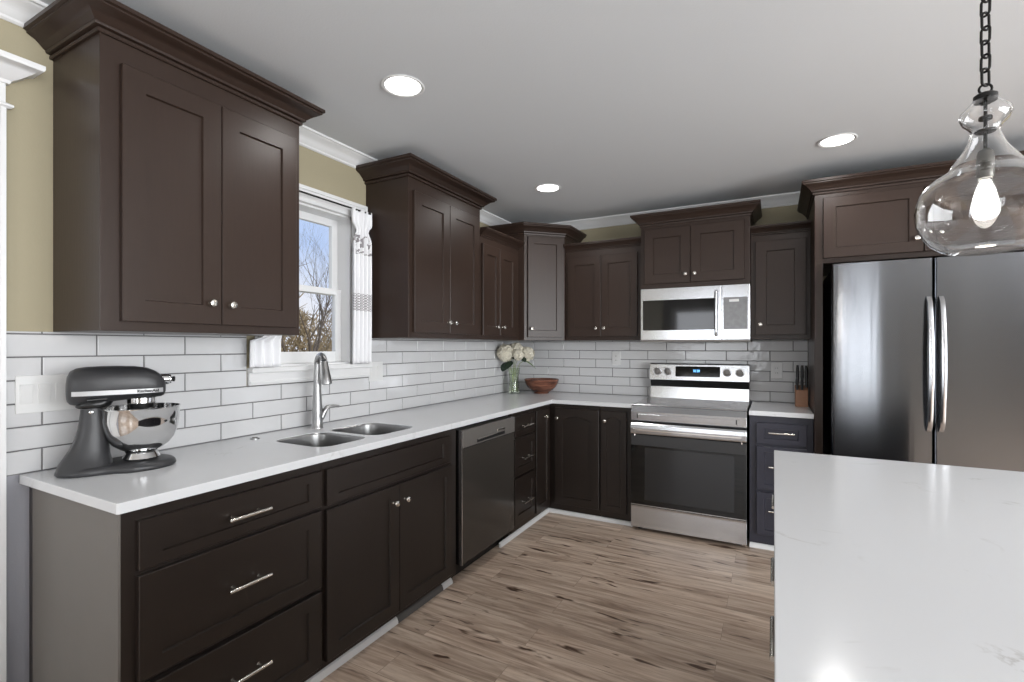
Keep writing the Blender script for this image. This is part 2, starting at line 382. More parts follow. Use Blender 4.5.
def upper(name_label, loc, rz, w, d, z0, zt, crown_h, crown_p, doors, ends=(1, 1), knobs=True, body_in=(0, 0)):
    """doors: list of (x0, x1, z0, z1, knob x, knob z)"""
    t = thing('upper_cabinet', name_label, 'cabinet', loc, rz)
    bm = bmesh.new(); box(bm, body_in[0], w-body_in[1], 0, d, z0, zt+crown_h-.012)
    obj('body', bm, M['brown'], t, bevel=.0015)
    for (a, b, c, e, kx, kz) in doors:
        dr = obj('door', door_bm(b-a, e-c, x=a, z=c, fr=.068 if b-a > .3 else .056, frh=.07), M['brown'], t)
        if kx is not None: obj('knob', knob_bm(kx, kz), M['nickel'], dr, smooth=40)
    cb = bmesh.new(); P = []
    if ends[0]: P.append((body_in[0], d, zt))
    P += [(body_in[0], 0, zt), (w-body_in[1], 0, zt)]
    if ends[1]: P.append((w-body_in[1], d, zt))
    sweep(cb, P, crown_scaled(crown_p, crown_h))
    obj('crown_molding', cb, M['brown'], t, smooth=35)
    return t

# ------------------------------------------------------------ room shell
def wall_holes(u0, u1, z0, z1, holes):
    """rectangles covering a wall around rectangular holes (u0,u1,z0,z1)"""
    us = sorted({u0, u1, *[h[0] for h in holes], *[h[1] for h in holes]}); out = []
    for a, b in zip(us, us[1:]):
        hs = sorted([h for h in holes if h[0] <= a+1e-6 and h[1] >= b-1e-6], key=lambda h: h[2]); z = z0
        for h in hs:
            if h[2] > z: out.append((a, b, z, h[2]))
            z = h[3]
        if z < z1: out.append((a, b, z, z1))
    return out
WIN = (-2.64, -2.13, 1.235, 2.10)      # y0, y1, z0, z1 of the sink window opening
struct(obj('floor', B((-.15, RIGHT+.15, REAR-.15, .15, -.1, 0)), M['floor']), 'grey brown wood plank floor')
struct(obj('ceiling', B((-.15, RIGHT+.15, REAR-.15, .15, CEIL, CEIL+.1)), M['ceil']), 'pale grey painted ceiling')
struct(obj('wall_left', B(*[(-.15, 0, a, b, c, d) for a, b, c, d in wall_holes(REAR, 0, 0, CEIL, [WIN])]), M['wall']), 'khaki painted wall holding the sink window')
struct(obj('wall_back', B((-.15, RIGHT+.15, 0, .15, 0, CEIL)), M['wall']), 'khaki wall behind the range')
RH = [(-6.7, -2.1, .35, 2.35)]
struct(obj('wall_right', B(*[(RIGHT, RIGHT+.15, a, b, c, d) for a, b, c, d in wall_holes(REAR, 0, 0, CEIL, RH)]), M['oak']))
BH = [(.25, 1.95, .8, 2.1), (3.06, 3.78, .05, 2.15)]
struct(obj('wall_rear', B(*[(a, b, REAR-.15, REAR, c, d) for a, b, c, d in wall_holes(-.15, RIGHT+.15, 0, CEIL, BH)]), M['oak']))
# rear and right openings get frames with mullions, the patio thin slats
def framed(name, rects, m=M['white']):
    bm = bmesh.new()
    for r in rects: box(bm, *r)
    return struct(obj(name, bm, m, bevel=.002))
for i, (a, b, c, d) in enumerate(BH):
    mid = (a+b)/2; R = [(a-.08, a, REAR-.03, REAR+.02, c-.05, d+.08), (b, b+.08, REAR-.03, REAR+.02, c-.05, d+.08), (a-.08, b+.08, REAR-.03, REAR+.02, d, d+.09), (a-.08, b+.08, REAR-.03, REAR+.03, c-.08, c)]
    ks = [(a, a+.04), (mid-.02, mid+.02), (b-.04, b)] if i != 1 else [(a, a+.04), (a+.13, a+.17), (a+.25, a+.28), (a+.36, a+.41), (a+.47, a+.49), (b-.15, b-.12), (b-.03, b)]  # patio slats are unseen, spaced to streak the fridge reflection
    for k in ks: R.append((k[0], k[1], REAR-.07, REAR-.03, c, d))
    framed('window_%d' % (i+2), R)
a, b, c, d = RH[0]
framed('window_5', [(RIGHT-.02, RIGHT+.03, a-.08, a, c, d), (RIGHT-.02, RIGHT+.03, b, b+.08, c, d), (RIGHT-.02, RIGHT+.03, a-.08, b+.08, d, d+.09), (RIGHT-.03, RIGHT+.03, a-.08, b+.08, c-.08, c)] + [(RIGHT+.03, RIGHT+.07, y-.025, y+.025, c, d) for y in (a+.025, (a+b)/2, b-.025)])  # added unseen opening, made wide to let more light in

# room crown moulding
bm = bmesh.new(); RC = [(0, 0), (.004, 0), (.010, .006), (.010, .014), (.016, .020), (.024, .034), (.040, .052), (.058, .060), (.062, .066), (.070, .068), (.070, .079), (0, .079)]
RC = [(o*1.05, u*.98) for o, u in RC]
sweep(bm, [(0, REAR, 2.3975), (0, 0, 2.3975), (RIGHT, 0, 2.3975)], RC)
struct(obj('trim_1', bm, M['white'], smooth=35), 'white crown molding under the ceiling')

# subway tile backsplash
def tiles(name, plane, u0, u1, rows, z0, off, holes=(), label=''):
    """plane 'L': on x=0 wall (u=y); 'B': on y=0 wall (u=x)"""
    bm = bmesh.new(); bh = .0773; L = .307; g = .0022; gb = 0.0035
    def add(a, b, c, d):
        def pt(u, z, o): return (o, u, z) if plane == 'L' else (u, -o, z)
        r = [[pt(a, c, gb), pt(b, c, gb), pt(b, d, gb), pt(a, d, gb)], [pt(a, c, .0065), pt(b, c, .0065), pt(b, d, .0065), pt(a, d, .0065)],
             [pt(a+.002, c+.002, .0085), pt(b-.002, c+.002, .0085), pt(b-.002, d-.002, .0085), pt(a+.002, d-.002, .0085)]]
        R = rings(bm, r, cap=False); bm.faces.new(R[-1])
    ztop = 1.388
    for a, b, c, d in wall_holes(u0, u1, z0, ztop, holes):
        if plane == 'L': box(bm, 0, .004, a, b, c, d, 1)
        else: box(bm, a, b, -.004, 0, c, d, 1)
    for r in range(rows):
        c = z0+r*bh+g; d = min(z0+(r+1)*bh-g, ztop)
        u = off + (0 if r % 2 == 0 else L/2)
        u -= math.ceil((u-u0)/L)*L
        while u < u1:
            a, b = max(u+g, u0), min(u+L-g, u1)
            if b-a > .012:
                segs = [(a, b, c, d)]
                for h in holes:
                    ns = []
                    for (p, q, s, t_) in segs:
                        if q <= h[0] or p >= h[1] or t_ <= h[2] or s >= h[3]: ns.append((p, q, s, t_)); continue
                        if p < h[0]: ns.append((p, h[0], s, t_))
                        if q > h[1]: ns.append((h[1], q, s, t_))
                        if s < h[2]: ns.append((max(p, h[0]), min(q, h[1]), s, h[2]))
                        if t_ > h[3]: ns.append((max(p, h[0]), min(q, h[1]), h[3], t_))
                    segs = [x for x in ns if x[1]-x[0] > .006 and x[3]-x[2] > .006]
                for x in segs: add(*x)
            u += L
    o = obj(name, bm, None, mats=[M['tile'], M['grout']])
    struct(o, label); return o
tiles('wall_tile_left', 'L', -3.617, -.009, 7, .916, -3.526, holes=[(-2.79, -2.0, 1.15, 1.40)], label='white glossy brick-shaped tiles on the left wall')
tiles('wall_tile_back', 'B', .0, 2.424, 7, .916, 1.256, label='white glossy brick-shaped tiles behind the range')

# door casing at the left end of the tile, with entablature head, and the door in it
DC = -3.620
d1 = struct(obj('door_1', B((0, .03, -4.55, -3.74, .005, 2.05)), M['white'], bevel=.002), 'white door at the left edge')
bm = bmesh.new()
for (c, d) in ((.2, .95), (1.05, 1.95)):
    for (a, b) in ((-4.45, -4.19), (-4.10, -3.84)): box(bm, .030, .036, a, b, c, d)
obj('door_panel', bm, M['white'], d1, bevel=.003)
bm = bmesh.new()
for a, b in ((-3.74+.005, DC), (-4.68, -4.555)):
    box(bm, 0, .02, a, b, 0, 2.11)
    box(bm, .02, .026, a+.02, a+.03, .25, 2.11); box(bm, .02, .026, b-.014, b, .25, 2.11)
    box(bm, 0, .03, a-.002, b+.004, 0, .24)
box(bm, 0, .02, -4.68, DC, 2.05, 2.20)
sweep(bm, [(0.018, -4.68, 2.105), (0.018, DC, 2.105), (0, DC, 2.105)], [(0, 0), (.006, 0), (.016, .006), (.016, .012), (.006, .018), (0, .018)])
sweep(bm, [(0.018, -4.68, 2.185), (0.018, DC, 2.185), (0, DC, 2.185)], [(0, 0), (.008, 0), (.012, .01), (.024, .018), (.034, .026), (.05, .04), (.06, .05), (.072, .054), (.075, .06), (.075, .072), (0, .072)])
struct(obj('trim_2', bm, M['white'], smooth=30), 'white door casing with stepped cornice head at the left edge')

# sink window
def window():
    y0, y1, z0, z1 = WIN
    w = thing('window_1', 'white sash window above the sink', 'window', (0, 0, 0)); w['kind'] = 'structure'
    bm = bmesh.new()   # jamb liner, casing, stool, apron
    for b in ((-.15, .0, y0, y0+.012, z0, z1), (-.15, .0, y1-.012, y1, z0, z1), (-.15, 0, y0, y1, z1-.012, z1), (-.15, .0, y0, y1, z0, z0+.012)): box(bm, *b)
    obj('window_frame', bm, M['white'], w, bevel=.001)
    bm = bmesh.new()
    box(bm, .0, .02, -2.745, y0, z0, z1); box(bm, 0, .02, y1, -2.025, z0, z1); box(bm, 0, .02, -2.745, -2.025, z1, 2.186)
    box(bm, .02, .028, -2.745, -2.725, z0, 2.186); box(bm, .02, .028, -2.045, -2.025, z0, 2.186); box(bm, .02, .028, -2.725, -2.045, 2.166, 2.186)
    for a, b in ((y0-.012, y0), (y1, y1+.012)): box(bm, .02, .025, a, b, z0, z1)
    box(bm, .02, .025, y0, y1, z1, z1+.012)
    obj('window_casing', bm, M['white'], w, bevel=.002)
    bm = B((-.02, .045, -2.785, -2.002, 1.212, 1.236), (0, .022, -2.785, -2.002, 1.152, 1.212), (.022, .028, -2.785, -2.002, 1.16, 1.172))
    obj('window_sill', bm, M['white'], w, bevel=.003)
    mid = 1.655
    for nm, x, c, d in (('upper_sash', -.115, mid-.015, z1-.012), ('lower_sash', -.085, z0+.012, mid+.02)):
        bm = bmesh.new(); a, b = y0+.012, y1-.012; f = .042
        box(bm, x-.014, x+.014, a, a+f, c, d); box(bm, x-.014, x+.014, b-f, b, c, d)
        box(bm, x-.014, x+.014, a+f, b-f, d-(f if nm == 'upper_sash' else .034), d)
        box(bm, x-.014, x+.014, a+f, b-f, c, c+(.034 if nm == 'upper_sash' else .062))
        s = obj(nm, bm, M['white'], w, bevel=.002)
        obj('pane', B((x-.003, x+.003, a+f-.004, b-f+.004, c+.03, d-.03)), M['pane'], s)
window()
# curtain rod and curtains
r = thing('curtain_rod', 'thin black curtain rod across the top of the sink window', 'curtain rod', (.07, -2.385, 2.13))
bm = bmesh.new(); lathe(bm, [(.005, -.325), (.005, .325)], 12, (0, 0, 0), 'y'); obj('rod', bm, M['iron'], r, smooth=40)
for s in (-1, 1):
    bm = bmesh.new(); lathe(bm, [(.004, 0), (.010, .004), (.013, .012), (.010, .02), (.002, .025)] if s > 0 else [(.004, 0), (.010, -.004), (.013, -.012), (.010, -.02), (.002, -.025)], 14, (0, s*.325, 0), 'y')
    obj('finial', bm, M['iron'], r, smooth=40)
    obj('bracket', B((-.05, .0, s*.315-.006, s*.315+.006, -.004, .004), (-.048, -.044, s*.315-.012, s*.315+.012, -.025, .025)), M['iron'], r, bevel=.001)
def curtain(y0, y1, zb, zt, label, n=9, flare=0, zbase=1.225, spread=0):
    t = bmesh.new(); NY, NZ = 60, 50; V = []
    for k in range(NZ+1):
        q = k/NZ; z = zb+(zt-zb)*q; row = []
        for i in range(NY+1):
            s = i/NY; w = 1.0
            pinch = math.exp(-((z-(zt-.125))/.03)**2)
            cy = (y0+y1)/2; y = cy+(s-.5)*(y1-y0)*(1-.35*pinch+.12*(z > zt-.1)*flare)
            y -= spread*(1-s)*max(0, min(1, (1.386-z)/.02))
            amp = .013+.006*math.sin(3*q)-.004*pinch
            x = .07+amp*math.sin(s*n*PI+.5*math.sin(q*3))+.012*flare*max(0, (z-(zt-.11))/.11)*math.sin(s*17)
            row.append(t.verts.new((x, y, z)))
        V.append(row)
    for k in range(NZ):
        for i in range(NY): t.faces.new((V[k][i], V[k][i+1], V[k+1][i+1], V[k+1][i]))
    xform(t, Matrix.Translation((-.07, -(y0+y1)/2, -zbase)))
    o = obj('curtain', t, M['curtain'], smooth=80, solid=.0015); o.location = (.07, (y0+y1)/2, zbase)
    return tag(o, label, 'curtain')
curtain(-2.19, -2.045, 1.24, 2.135, 'white curtain with grey patterned bands hanging at the right of the sink window', flare=1)
curtain(-2.748, -2.655, 1.24, 2.135, 'white curtain half hidden behind the largest upper cabinet, left of the sink window', n=7, spread=.07)

# ------------------------------------------------------------ base cabinets, left run (front faces +x): local x -> world y
FX = .61
def base_left(y0, y1, label, fronts, end_panel=False, hollow=False):
    w = y1-y0; t = thing('base_cabinet', label, 'cabinet', (FX, y0, 0), PI/2)
    obj('body', B((0, w, 0, .02, .05, .884), (0, .018, .02, .6, .05, .884), (w-.018, w, .02, .6, .05, .884), (.018, w-.018, .02, .6, .05, .07), (.018, w-.018, .594, .6, .07, .884)) if hollow else B((0, w, 0, .60, .05, .884)), M['base'], t, bevel=.001)
    obj('toe_kick', B((.0, w, .022, .60, 0, .05)), M['base'], t)
    if end_panel: obj('end_panel', B((-.006, 0, .0, .555, .0, .884)), M['endpanel'], t)['label'] = 'end panel with lit sheen in its grey'
    for f in fronts:
        kind, a, b, c, d = f[:5]; a -= y0; b -= y0
        fr = .062 if kind != 'drawer' else .05
        p = obj('drawer' if kind in ('drawer', 'drawer_big') else 'door' if kind in ('door',) else 'false_front', door_bm(b-a, d-c, x=a, z=c, fr=f[7] if len(f) > 7 else .06, frh=(.036 if d-c < .2 else .055)), M['base'], t)
        if f[5] == 'pull': obj('handle', pull_bm((a+b)/2, f[6], .15 if b-a > .4 else .15), M['nickel'], p, smooth=40)
        elif f[5] is not None: obj('knob', knob_bm(f[5]-y0, f[6]), M['nickel'], p, smooth=40)
    return t
base_left(-3.56, -2.878, 'dark brown three-drawer base cabinet at the near end, under the stand mixer',
    [('drawer', -3.524, -2.89, .705, .846, 'pull', .775), ('drawer_big', -3.524, -2.89, .388, .690, 'pull', .545), ('drawer_big', -3.524, -2.89, .075, .370, 'pull', .24)], True)
base_left(-2.876, -1.935, 'dark brown double-door base cabinet under the sink',
    [('false', -2.863, -2.015, .70, .846, None, 0), ('door', -2.863, -2.434, .075, .682, -2.475, .603), ('door', -2.431, -1.995, .075, .682, -2.396, .603)], hollow=True)
base_left(-1.262, -.905, 'narrow three-drawer base cabinet between the dishwasher and the corner',
    [('drawer', -1.248, -.925, .71, .85, 'pull', .775, .045), ('drawer_big', -1.248, -.925, .435, .695, 'pull', .548, .045), ('drawer_big', -1.248, -.925, .10, .42, 'pull', .238, .045)])
# corner cabinet: L-shaped body, one door on each front
t = thing('corner_base_cabinet', 'L-shaped corner base cabinet under the flower vase, one door to each side', 'cabinet', (0, 0, 0))
bm = bmesh.new(); prism(bm, [(.01, -.904), (.61, -.904), (.61, -.61), (1.031, -.61), (1.031, -.01), (.01, -.01)], 'z', .05, .884); obj('body', bm, M['base'], t)
bm = bmesh.new(); prism(bm, [(.01, -.904), (.588, -.904), (.588, -.588), (1.031, -.588), (1.031, -.01), (.01, -.01)], 'z', 0, .05); obj('toe_kick', bm, M['base'], t)
bm = door_bm(.245, .77, x=0, z=.08, fr=.05); xform(bm, Matrix.Translation((.61, -.895, 0))@Matrix.Rotation(PI/2, 4, 'Z')); p = obj('door', bm, M['base'], t)
bm = knob_bm(.15, .79); xform(bm, Matrix.Translation((.61, -.895, 0))@Matrix.Rotation(PI/2, 4, 'Z')); obj('knob', bm, M['nickel'], p, smooth=40)
p = obj('door', door_bm(.362, .76, x=.664, z=.09, fr=.06, arch=.035), M['base'], t); p.location = (0, -.61, 0)
p['label'] = 'door with arched panel'
obj('knob', knob_bm(.69, .772), M['nickel'], p, smooth=40)
t = thing('base_cabinet', 'single-door base cabinet directly left of the range', 'cabinet', (1.033, -.61, 0))
obj('body', B((0, .245, 0, .60, .05, .884)), M['base'], t, bevel=.001); obj('toe_kick', B((0, .245, .022, .60, 0, .05)), M['base'], t)
p = obj('door', door_bm(.198, .76, x=.008, z=.09, fr=.045, arch=.02), M['base'], t); obj('knob', knob_bm(.045, .775), M['nickel'], p, smooth=40)
# right of the range
t = thing('base_cabinet', 'navy charcoal drawer base cabinet between the range and the refrigerator', 'cabinet', (2.06, -.61, 0))
obj('body', B((0, .364, 0, .60, .05, .884)), M['navy'], t, bevel=.001); obj('toe_kick', B((0, .364, .022, .60, 0, .05)), M['navy'], t)
for c, d, hz in ((.70, .838, .777), (.40, .683, .556), (.10, .383, .27)):
    p = obj('drawer', door_bm(.285, d-c, x=.042, z=c, fr=.045, frh=.036), M['navy'], t); obj('handle', pull_bm(.185, hz, .145), M['nickel'], p, smooth=40)

# shoe moulding at the floor
SH = [(0, 0), (.016, 0), (.015, .012), (.008, .026), (0, .03)]
def shoe(i, pts, m, label):
    bm = bmesh.new(); sweep(bm, pts, SH); struct(obj('trim_%d' % i, bm, m, smooth=30), label)
Xs = .588
shoe(3, [(Xs, -2.412, 0), (Xs, -3.56, 0)][::-1], M['white'], 'white shoe molding under the drawer and sink cabinets')
shoe(4, [(Xs, -2.045, 0), (Xs, -2.41, 0)][::-1], M['greytoe'], 'grey strip in the shoe molding under the sink cabinet')
shoe(5, [(Xs, -1.955, 0), (Xs, -2.043, 0)][::-1], M['white'], 'short white piece of shoe molding beside the dishwasher')
shoe(6, [(Xs, -1.40, 0), (Xs, -.588, 0), (1.276, -.588, 0)], M['white'], 'white shoe molding around the inside corner')
shoe(7, [(2.06, -.588, 0), (2.424, -.588, 0)], M['white'], 'white shoe molding right of the range')

# ------------------------------------------------------------ worktops
def slab(bm, poly, z0, z1, holes=()):
    """polygon slab with holes via triangle fill"""
    def ring(z, pts): return [bm.verts.new((x, y, z)) for x, y in pts]
    tops = []; 
    for z in (z1, z0):
        es = []
        for loop in (poly, *holes):
            v = ring(z, loop); e = [bm.edges.new((v[i], v[(i+1) % len(v)])) for i in range(len(v))]; es += e; tops.append(v)
        bmesh.ops.triangle_fill(bm, use_beauty=True, use_dissolve=True, edges=es)
    h = len(tops)//2
    for a, b in zip(tops[:h], tops[h:]):
        n = len(a)
        for i in range(n): bm.faces.new((a[i], a[(i+1) % n], b[(i+1) % n], b[i]))
def rrect(x0, x1, y0, y1, r, n=6):
    out = []
    for cx, cy, a0 in ((x1-r, y0+r, -PI/2), (x1-r, y1-r, 0), (x0+r, y1-r, PI/2), (x0+r, y0+r, PI)):
        for k in range(n+1):
            a = a0+PI/2*k/n; out.append((cx+r*math.cos(a), cy+r*math.sin(a)))
    return out
# sink cut-outs: near bowl and far bowl
SK = [(.205, .545, -2.80, -2.50), (.205, .545, -2.485, -2.13)]
bm = bmesh.new()
cuts = [rrect(.205, .545, -2.815, -2.532, .07), rrect(.205, .545, -2.503, -2.19, .07)]
slab(bm, [(.0105, -3.585), (.645, -3.585), (.648, -3.582), (.648, -.648), (1.281, -.648), (1.281, -.0105), (.0105, -.0105)], .885, .915, cuts)
o = obj('countertop', bm, M['quartz'], bevel=.002); tag(o, 'white quartz worktop, L-shaped, running from the stand mixer round the corner to the range', 'countertop')
o = obj('countertop', B((2.058, 2.424, -.648, -.0105, .885, .915)), M['quartz'], bevel=.002); tag(o, 'short white quartz worktop under the knife block, right of the range', 'countertop')
# sink
def sink():
    t = thing('sink', 'double-bowl stainless steel sink set under the worktop below the window', 'sink', (.375, -2.495, .66))
    X, Y, Z = .375, -2.495, .66
    def basin(y0, y1, depth):
        bm = bmesh.new(); L = []
        for s, z, r in ((.0015, .912, .0685), (.003, .90, .067), (.006, .85, .065), (.012, .89-depth+.03, .06), (.022, .89-depth+.008, .06), (.045, .89-depth, .05)):
            L.append([(x-X, y-Y, z-Z) for x, y in rrect(.205+s, .545-s, y0+s, y1-s, r)])
        R = rings(bm, L, cap=False); c = bm.verts.new(((.375)-X, (y0+y1)/2-Y, .887-depth-Z))
        l = R[-1]
        for i in range(len(l)): bm.faces.new((l[i], l[(i+1) % len(l)], c))
        o = obj('basin', bm, M['sinksteel'], t, smooth=50, solid=.002)
        bm = bmesh.new(); lathe(bm, [(.042, 0), (.042, .003), (.036, .0035), (.030, -.001), (.006, -.002)], 24, (0, (y0+y1)/2-Y, .889-depth-Z)); obj('drain', bm, M['chrome'], o, smooth=40)
    basin(-2.815, -2.532, .2); basin(-2.503, -2.19, .2)
sink()
# faucet
t = thing('faucet', 'tall brushed steel pull-down faucet with side lever behind the sink', 'faucet', (.115, -2.475, .915), -.25)
bm = bmesh.new(); lathe(bm, [(.030, 0), (.030, .004), (.0275, .008), (.0265, .05), (.025, .1), (.022, .16), (.0195, .205)], 28, cap=True); obj('body', bm, M['faucet'], t, smooth=50)
bm = bmesh.new(); pts = []; rr = []
for k in range(9): pts.append((0, 0, .20+k*.0165)); rr.append(.0195-.0006*k)
for k in range(1, 13):
    a = PI*k/13*.93; pts.append((.040-.040*math.cos(a), 0, .332+.046*math.sin(a))); rr.append(.0150)
tube(bm, pts, rr, 16); obj('spout', bm, M['faucet'], t, smooth=60)
bm = bmesh.new(); tube(bm, [(.079, 0, .345), (.085, 0, .315), (.093, 0, .28), (.101, 0, .245), (.104, 0, .232)], [.0155, .018, .022, .026, .0245], 18); obj('spray_head', bm, M['faucet'], t, smooth=60)
bm = bmesh.new(); tube(bm, [(.0, .008, .03), (0, .026, .055), (.002, .038, .085), (.004, .052, .103), (.008, .085, .108), (.012, .115, .104)], [.013, .016, .016, .013, .010, .008], 14, flat=.85); obj('lever', bm, M['faucet'], t, smooth=60)
t = thing('air_switch', 'small round steel air switch button set in the worktop left of the faucet', 'switch', (.104, -2.815, .915))
bm = bmesh.new(); lathe(bm, [(.021, 0), (.021, .003), (.017, .005), (.014, .0048)], 28); obj('flange', bm, M['faucet'], t, smooth=40)
bm = bmesh.new(); lathe(bm, [(.012, .004), (.012, .007), (.010, .008)], 24); obj('button', bm, M['dwpanel'], t, smooth=40)

# ------------------------------------------------------------ dishwasher
t = thing('dishwasher', 'black stainless dishwasher built in between the sink cabinet and the narrow drawers', 'dishwasher', (FX, -1.922, 0), PI/2)
w = .655
obj('body', B((.006, w-.006, .02, .58, .09, .868), (.02, w-.02, .05, .5, .0, .09)), M['black'], t)
bm = bmesh.new(); box(bm, .01, w-.012, -.03, .02, .092, .752); obj('door', bm, M['dw'], t, bevel=.003)
obj('door_edge', B((.002, .0095, -.032, .02, .092, .86)), M['steel'], t, bevel=.001)['label'] = 'bright steel door edge'
p = obj('control_panel', B((.01, w-.012, -.034, .02, .757, .86)), M['dwpanel'], t, bevel=.003)
bm = bmesh.new(); box(bm, .16, .50, -.0355, -.0335, .766, .786); obj('pocket_handle', bm, M['dark'], p, bevel=.001)
bm = bmesh.new(); tube(bm, [(.17, -.0345, .784), (.25, -.041, .789), (.33, -.043, .791), (.42, -.041, .793), (.50, -.0345, .794)], .005, 10); obj('handle', bm, M['dwpanel'], p, smooth=50)
obj('latch', B((.40, .50, -.039, -.033, .790, .812)), M['nickel'], p, bevel=.003)  # bright spot on the handle modelled as a nickel strip

# ------------------------------------------------------------ range
def kitchen_range():
    t = thing('range', 'stainless steel electric range with black oven window under the microwave', 'range', (1.284, -.674, 0)); w = .762
    obj('body', B((.004, w-.004, .028, .655, .03, .905)), M['black'], t)
    for x in (.05, w-.05):
        for y in (.08, .6):
            bm = bmesh.new(); lathe(bm, [(.018, 0), (.018, .008), (.012, .012), (.012, .03)], 12, (x, y, 0)); obj('foot', bm, M['black'], t)
    # storage drawer
    bm = bmesh.new(); prism(bm, [(0, .03), (0, .175), (-.006, .188), (.028, .188), (.028, .03)], 'x', .0, w); obj('storage_drawer', bm, M['steel'], t, bevel=.002)
    # door
    bm = bmesh.new(); box(bm, .0, w, -.004, .028, .197, .70)
    d = obj('oven_door', bm, M['blackglass'], t, bevel=.003)
    obj('door_top_band', B((.003, w-.003, -.0055, -.004, .625, .70)), M['ovenband'], d, bevel=.002)
    obj('door_window', B((.10, w-.075, -.0052, -.004, .235, .61)), M['ovenwindow'], d, bevel=.001)
    obj('door_rim', B((0, w, -.003, .028, .192, .198)), M['steel'], d)
    # handle: wide band
    bm = bmesh.new(); L = []
    prism(bm, [(.005, .705), (-.016, .709), (-.020, .718), (-.022, .75), (-.020, .775), (-.014, .788), (.005, .794), (.028, .794), (.028, .705)], 'x', .0, w)
    hd = obj('handle', bm, M['steel'], d, bevel=.003)
    bm = bmesh.new(); prism(bm, [(-.0212, .728), (-.0245, .731), (-.0245, .742), (-.0215, .745)], 'x', .03, w-.03); obj('handle_groove', bm, M['chrome'], hd)
    for x in (.03, w-.03):
        bm = bmesh.new(); lathe(bm, [(.006, 0), (.006, .012)], 10, (x, -.012, .695)); obj('handle_screw', bm, M['chrome'], hd)
    # front fascia with a framed raised strip
    bm = bmesh.new(); prism(bm, [(.0, .802), (-.004, .806), (-.004, .868), (.022, .906), (.032, .912), (.05, .912), (.05, .802)], 'x', 0, w)
    fa = obj('front_fascia', bm, M['steel'], t, bevel=.003)
    obj('fascia_strip', B((.045, w-.06, -.007, -.003, .818, .852)), M['steel'], fa, bevel=.002)
    for x in (.045, w-.065): obj('strip_end', B((x, x+.006, -.0085, -.003, .822, .850)), M['dark'], fa)
    # cooktop
    bm = bmesh.new(); box(bm, .0, w, .028, .60, .905, .917); ct = obj('cooktop', bm, M['cook'], t, bevel=.003)
    for x, y, r_ in ((.2, .17, .105), (.57, .17, .085), (.2, .43, .08), (.57, .43, .105)):
        bm = bmesh.new(); lathe(bm, [(r_-.003, .917), (r_-.003, .9176), (r_, .9176), (r_, .917)], 40, (x, y, 0), cap=False); obj('burner_ring', bm, M['pad'], ct)
    # backguard
    bm = bmesh.new(); prism(bm, [(.585, .912), (.595, 1.01), (.66, 1.01), (.66, .912)], 'x', .012, w-.008); obj('backguard', bm, M['steel'], t, bevel=.002)
    bm = bmesh.new(); prism(bm, [(.600, 1.01), (.590, 1.028), (.575, 1.066), (.66, 1.066), (.66, 1.01)], 'x', .014, w-.010); obj('vent_band', bm, M['black'], t, bevel=.001)
    bm = bmesh.new(); prism(bm, [(.566, 1.064), (.578, 1.190), (.590, 1.200), (.66, 1.200), (.66, 1.068)], 'x', .008, w-.004); cp = obj('control_panel', bm, M['steel'], t, bevel=.003)
    def on(z): return .566+(z-1.068)/.130*.012
    bm = bmesh.new(); prism(bm, [(on(1.095)-.001, 1.095), (on(1.178)-.001, 1.178), (on(1.178)+.004, 1.178), (on(1.095)+.004, 1.095)], 'x', .215, .55); ds = obj('display', bm, M['blackglass'], cp)
    bm = bmesh.new()
    for k, x in enumerate((.350, .362, .379, .391)):
        y = on(1.143)-.0022; h = .018
        for (a, b, c, d_) in ((0, .002, -h/2, h/2), (.006, .008, -h/2, h/2), (0, .008, h/2-.002, h/2), (0, .008, -h/2, -h/2+.002)):
            if k == 0 and a == 0 and b < .005: continue
            box(bm, x+a, x+b, y, y+.001, 1.143+c, 1.143+d_)
    obj('clock_digits', bm, M['led'], ds)
    for x in (.075, .155, .60, .69):
        bm = bmesh.new(); lathe(bm, [(.032, .001), (.032, -.004), (.029, -.005)], 28, (x, on(1.135), 1.135), 'y'); b0 = obj('knob_bezel', bm, M['steel'], cp, smooth=40)
        bm = bmesh.new(); lathe(bm, [(.0245, -.003), (.0235, -.018), (.021, -.024), (.010, -.026)], 28, (x, on(1.135), 1.135), 'y'); box(bm, x-.0045, x+.0045, on(1.135)-.030, on(1.135)-.01, 1.115, 1.157)
        obj('knob', bm, M['dwpanel'], cp, smooth=40)
M['cook'] = mat('glossy_ceramic_top', (165, 165, 167), .14, .7)
M['ovenwindow'] = mat('oven_window_glass', (52, 52, 53), .08, .45)  # greyed, part-metal glass stands in for the bright floor reflection
M['ovenband'] = mat('dark_grey_enamel', (52, 52, 53), .3)
kitchen_range()

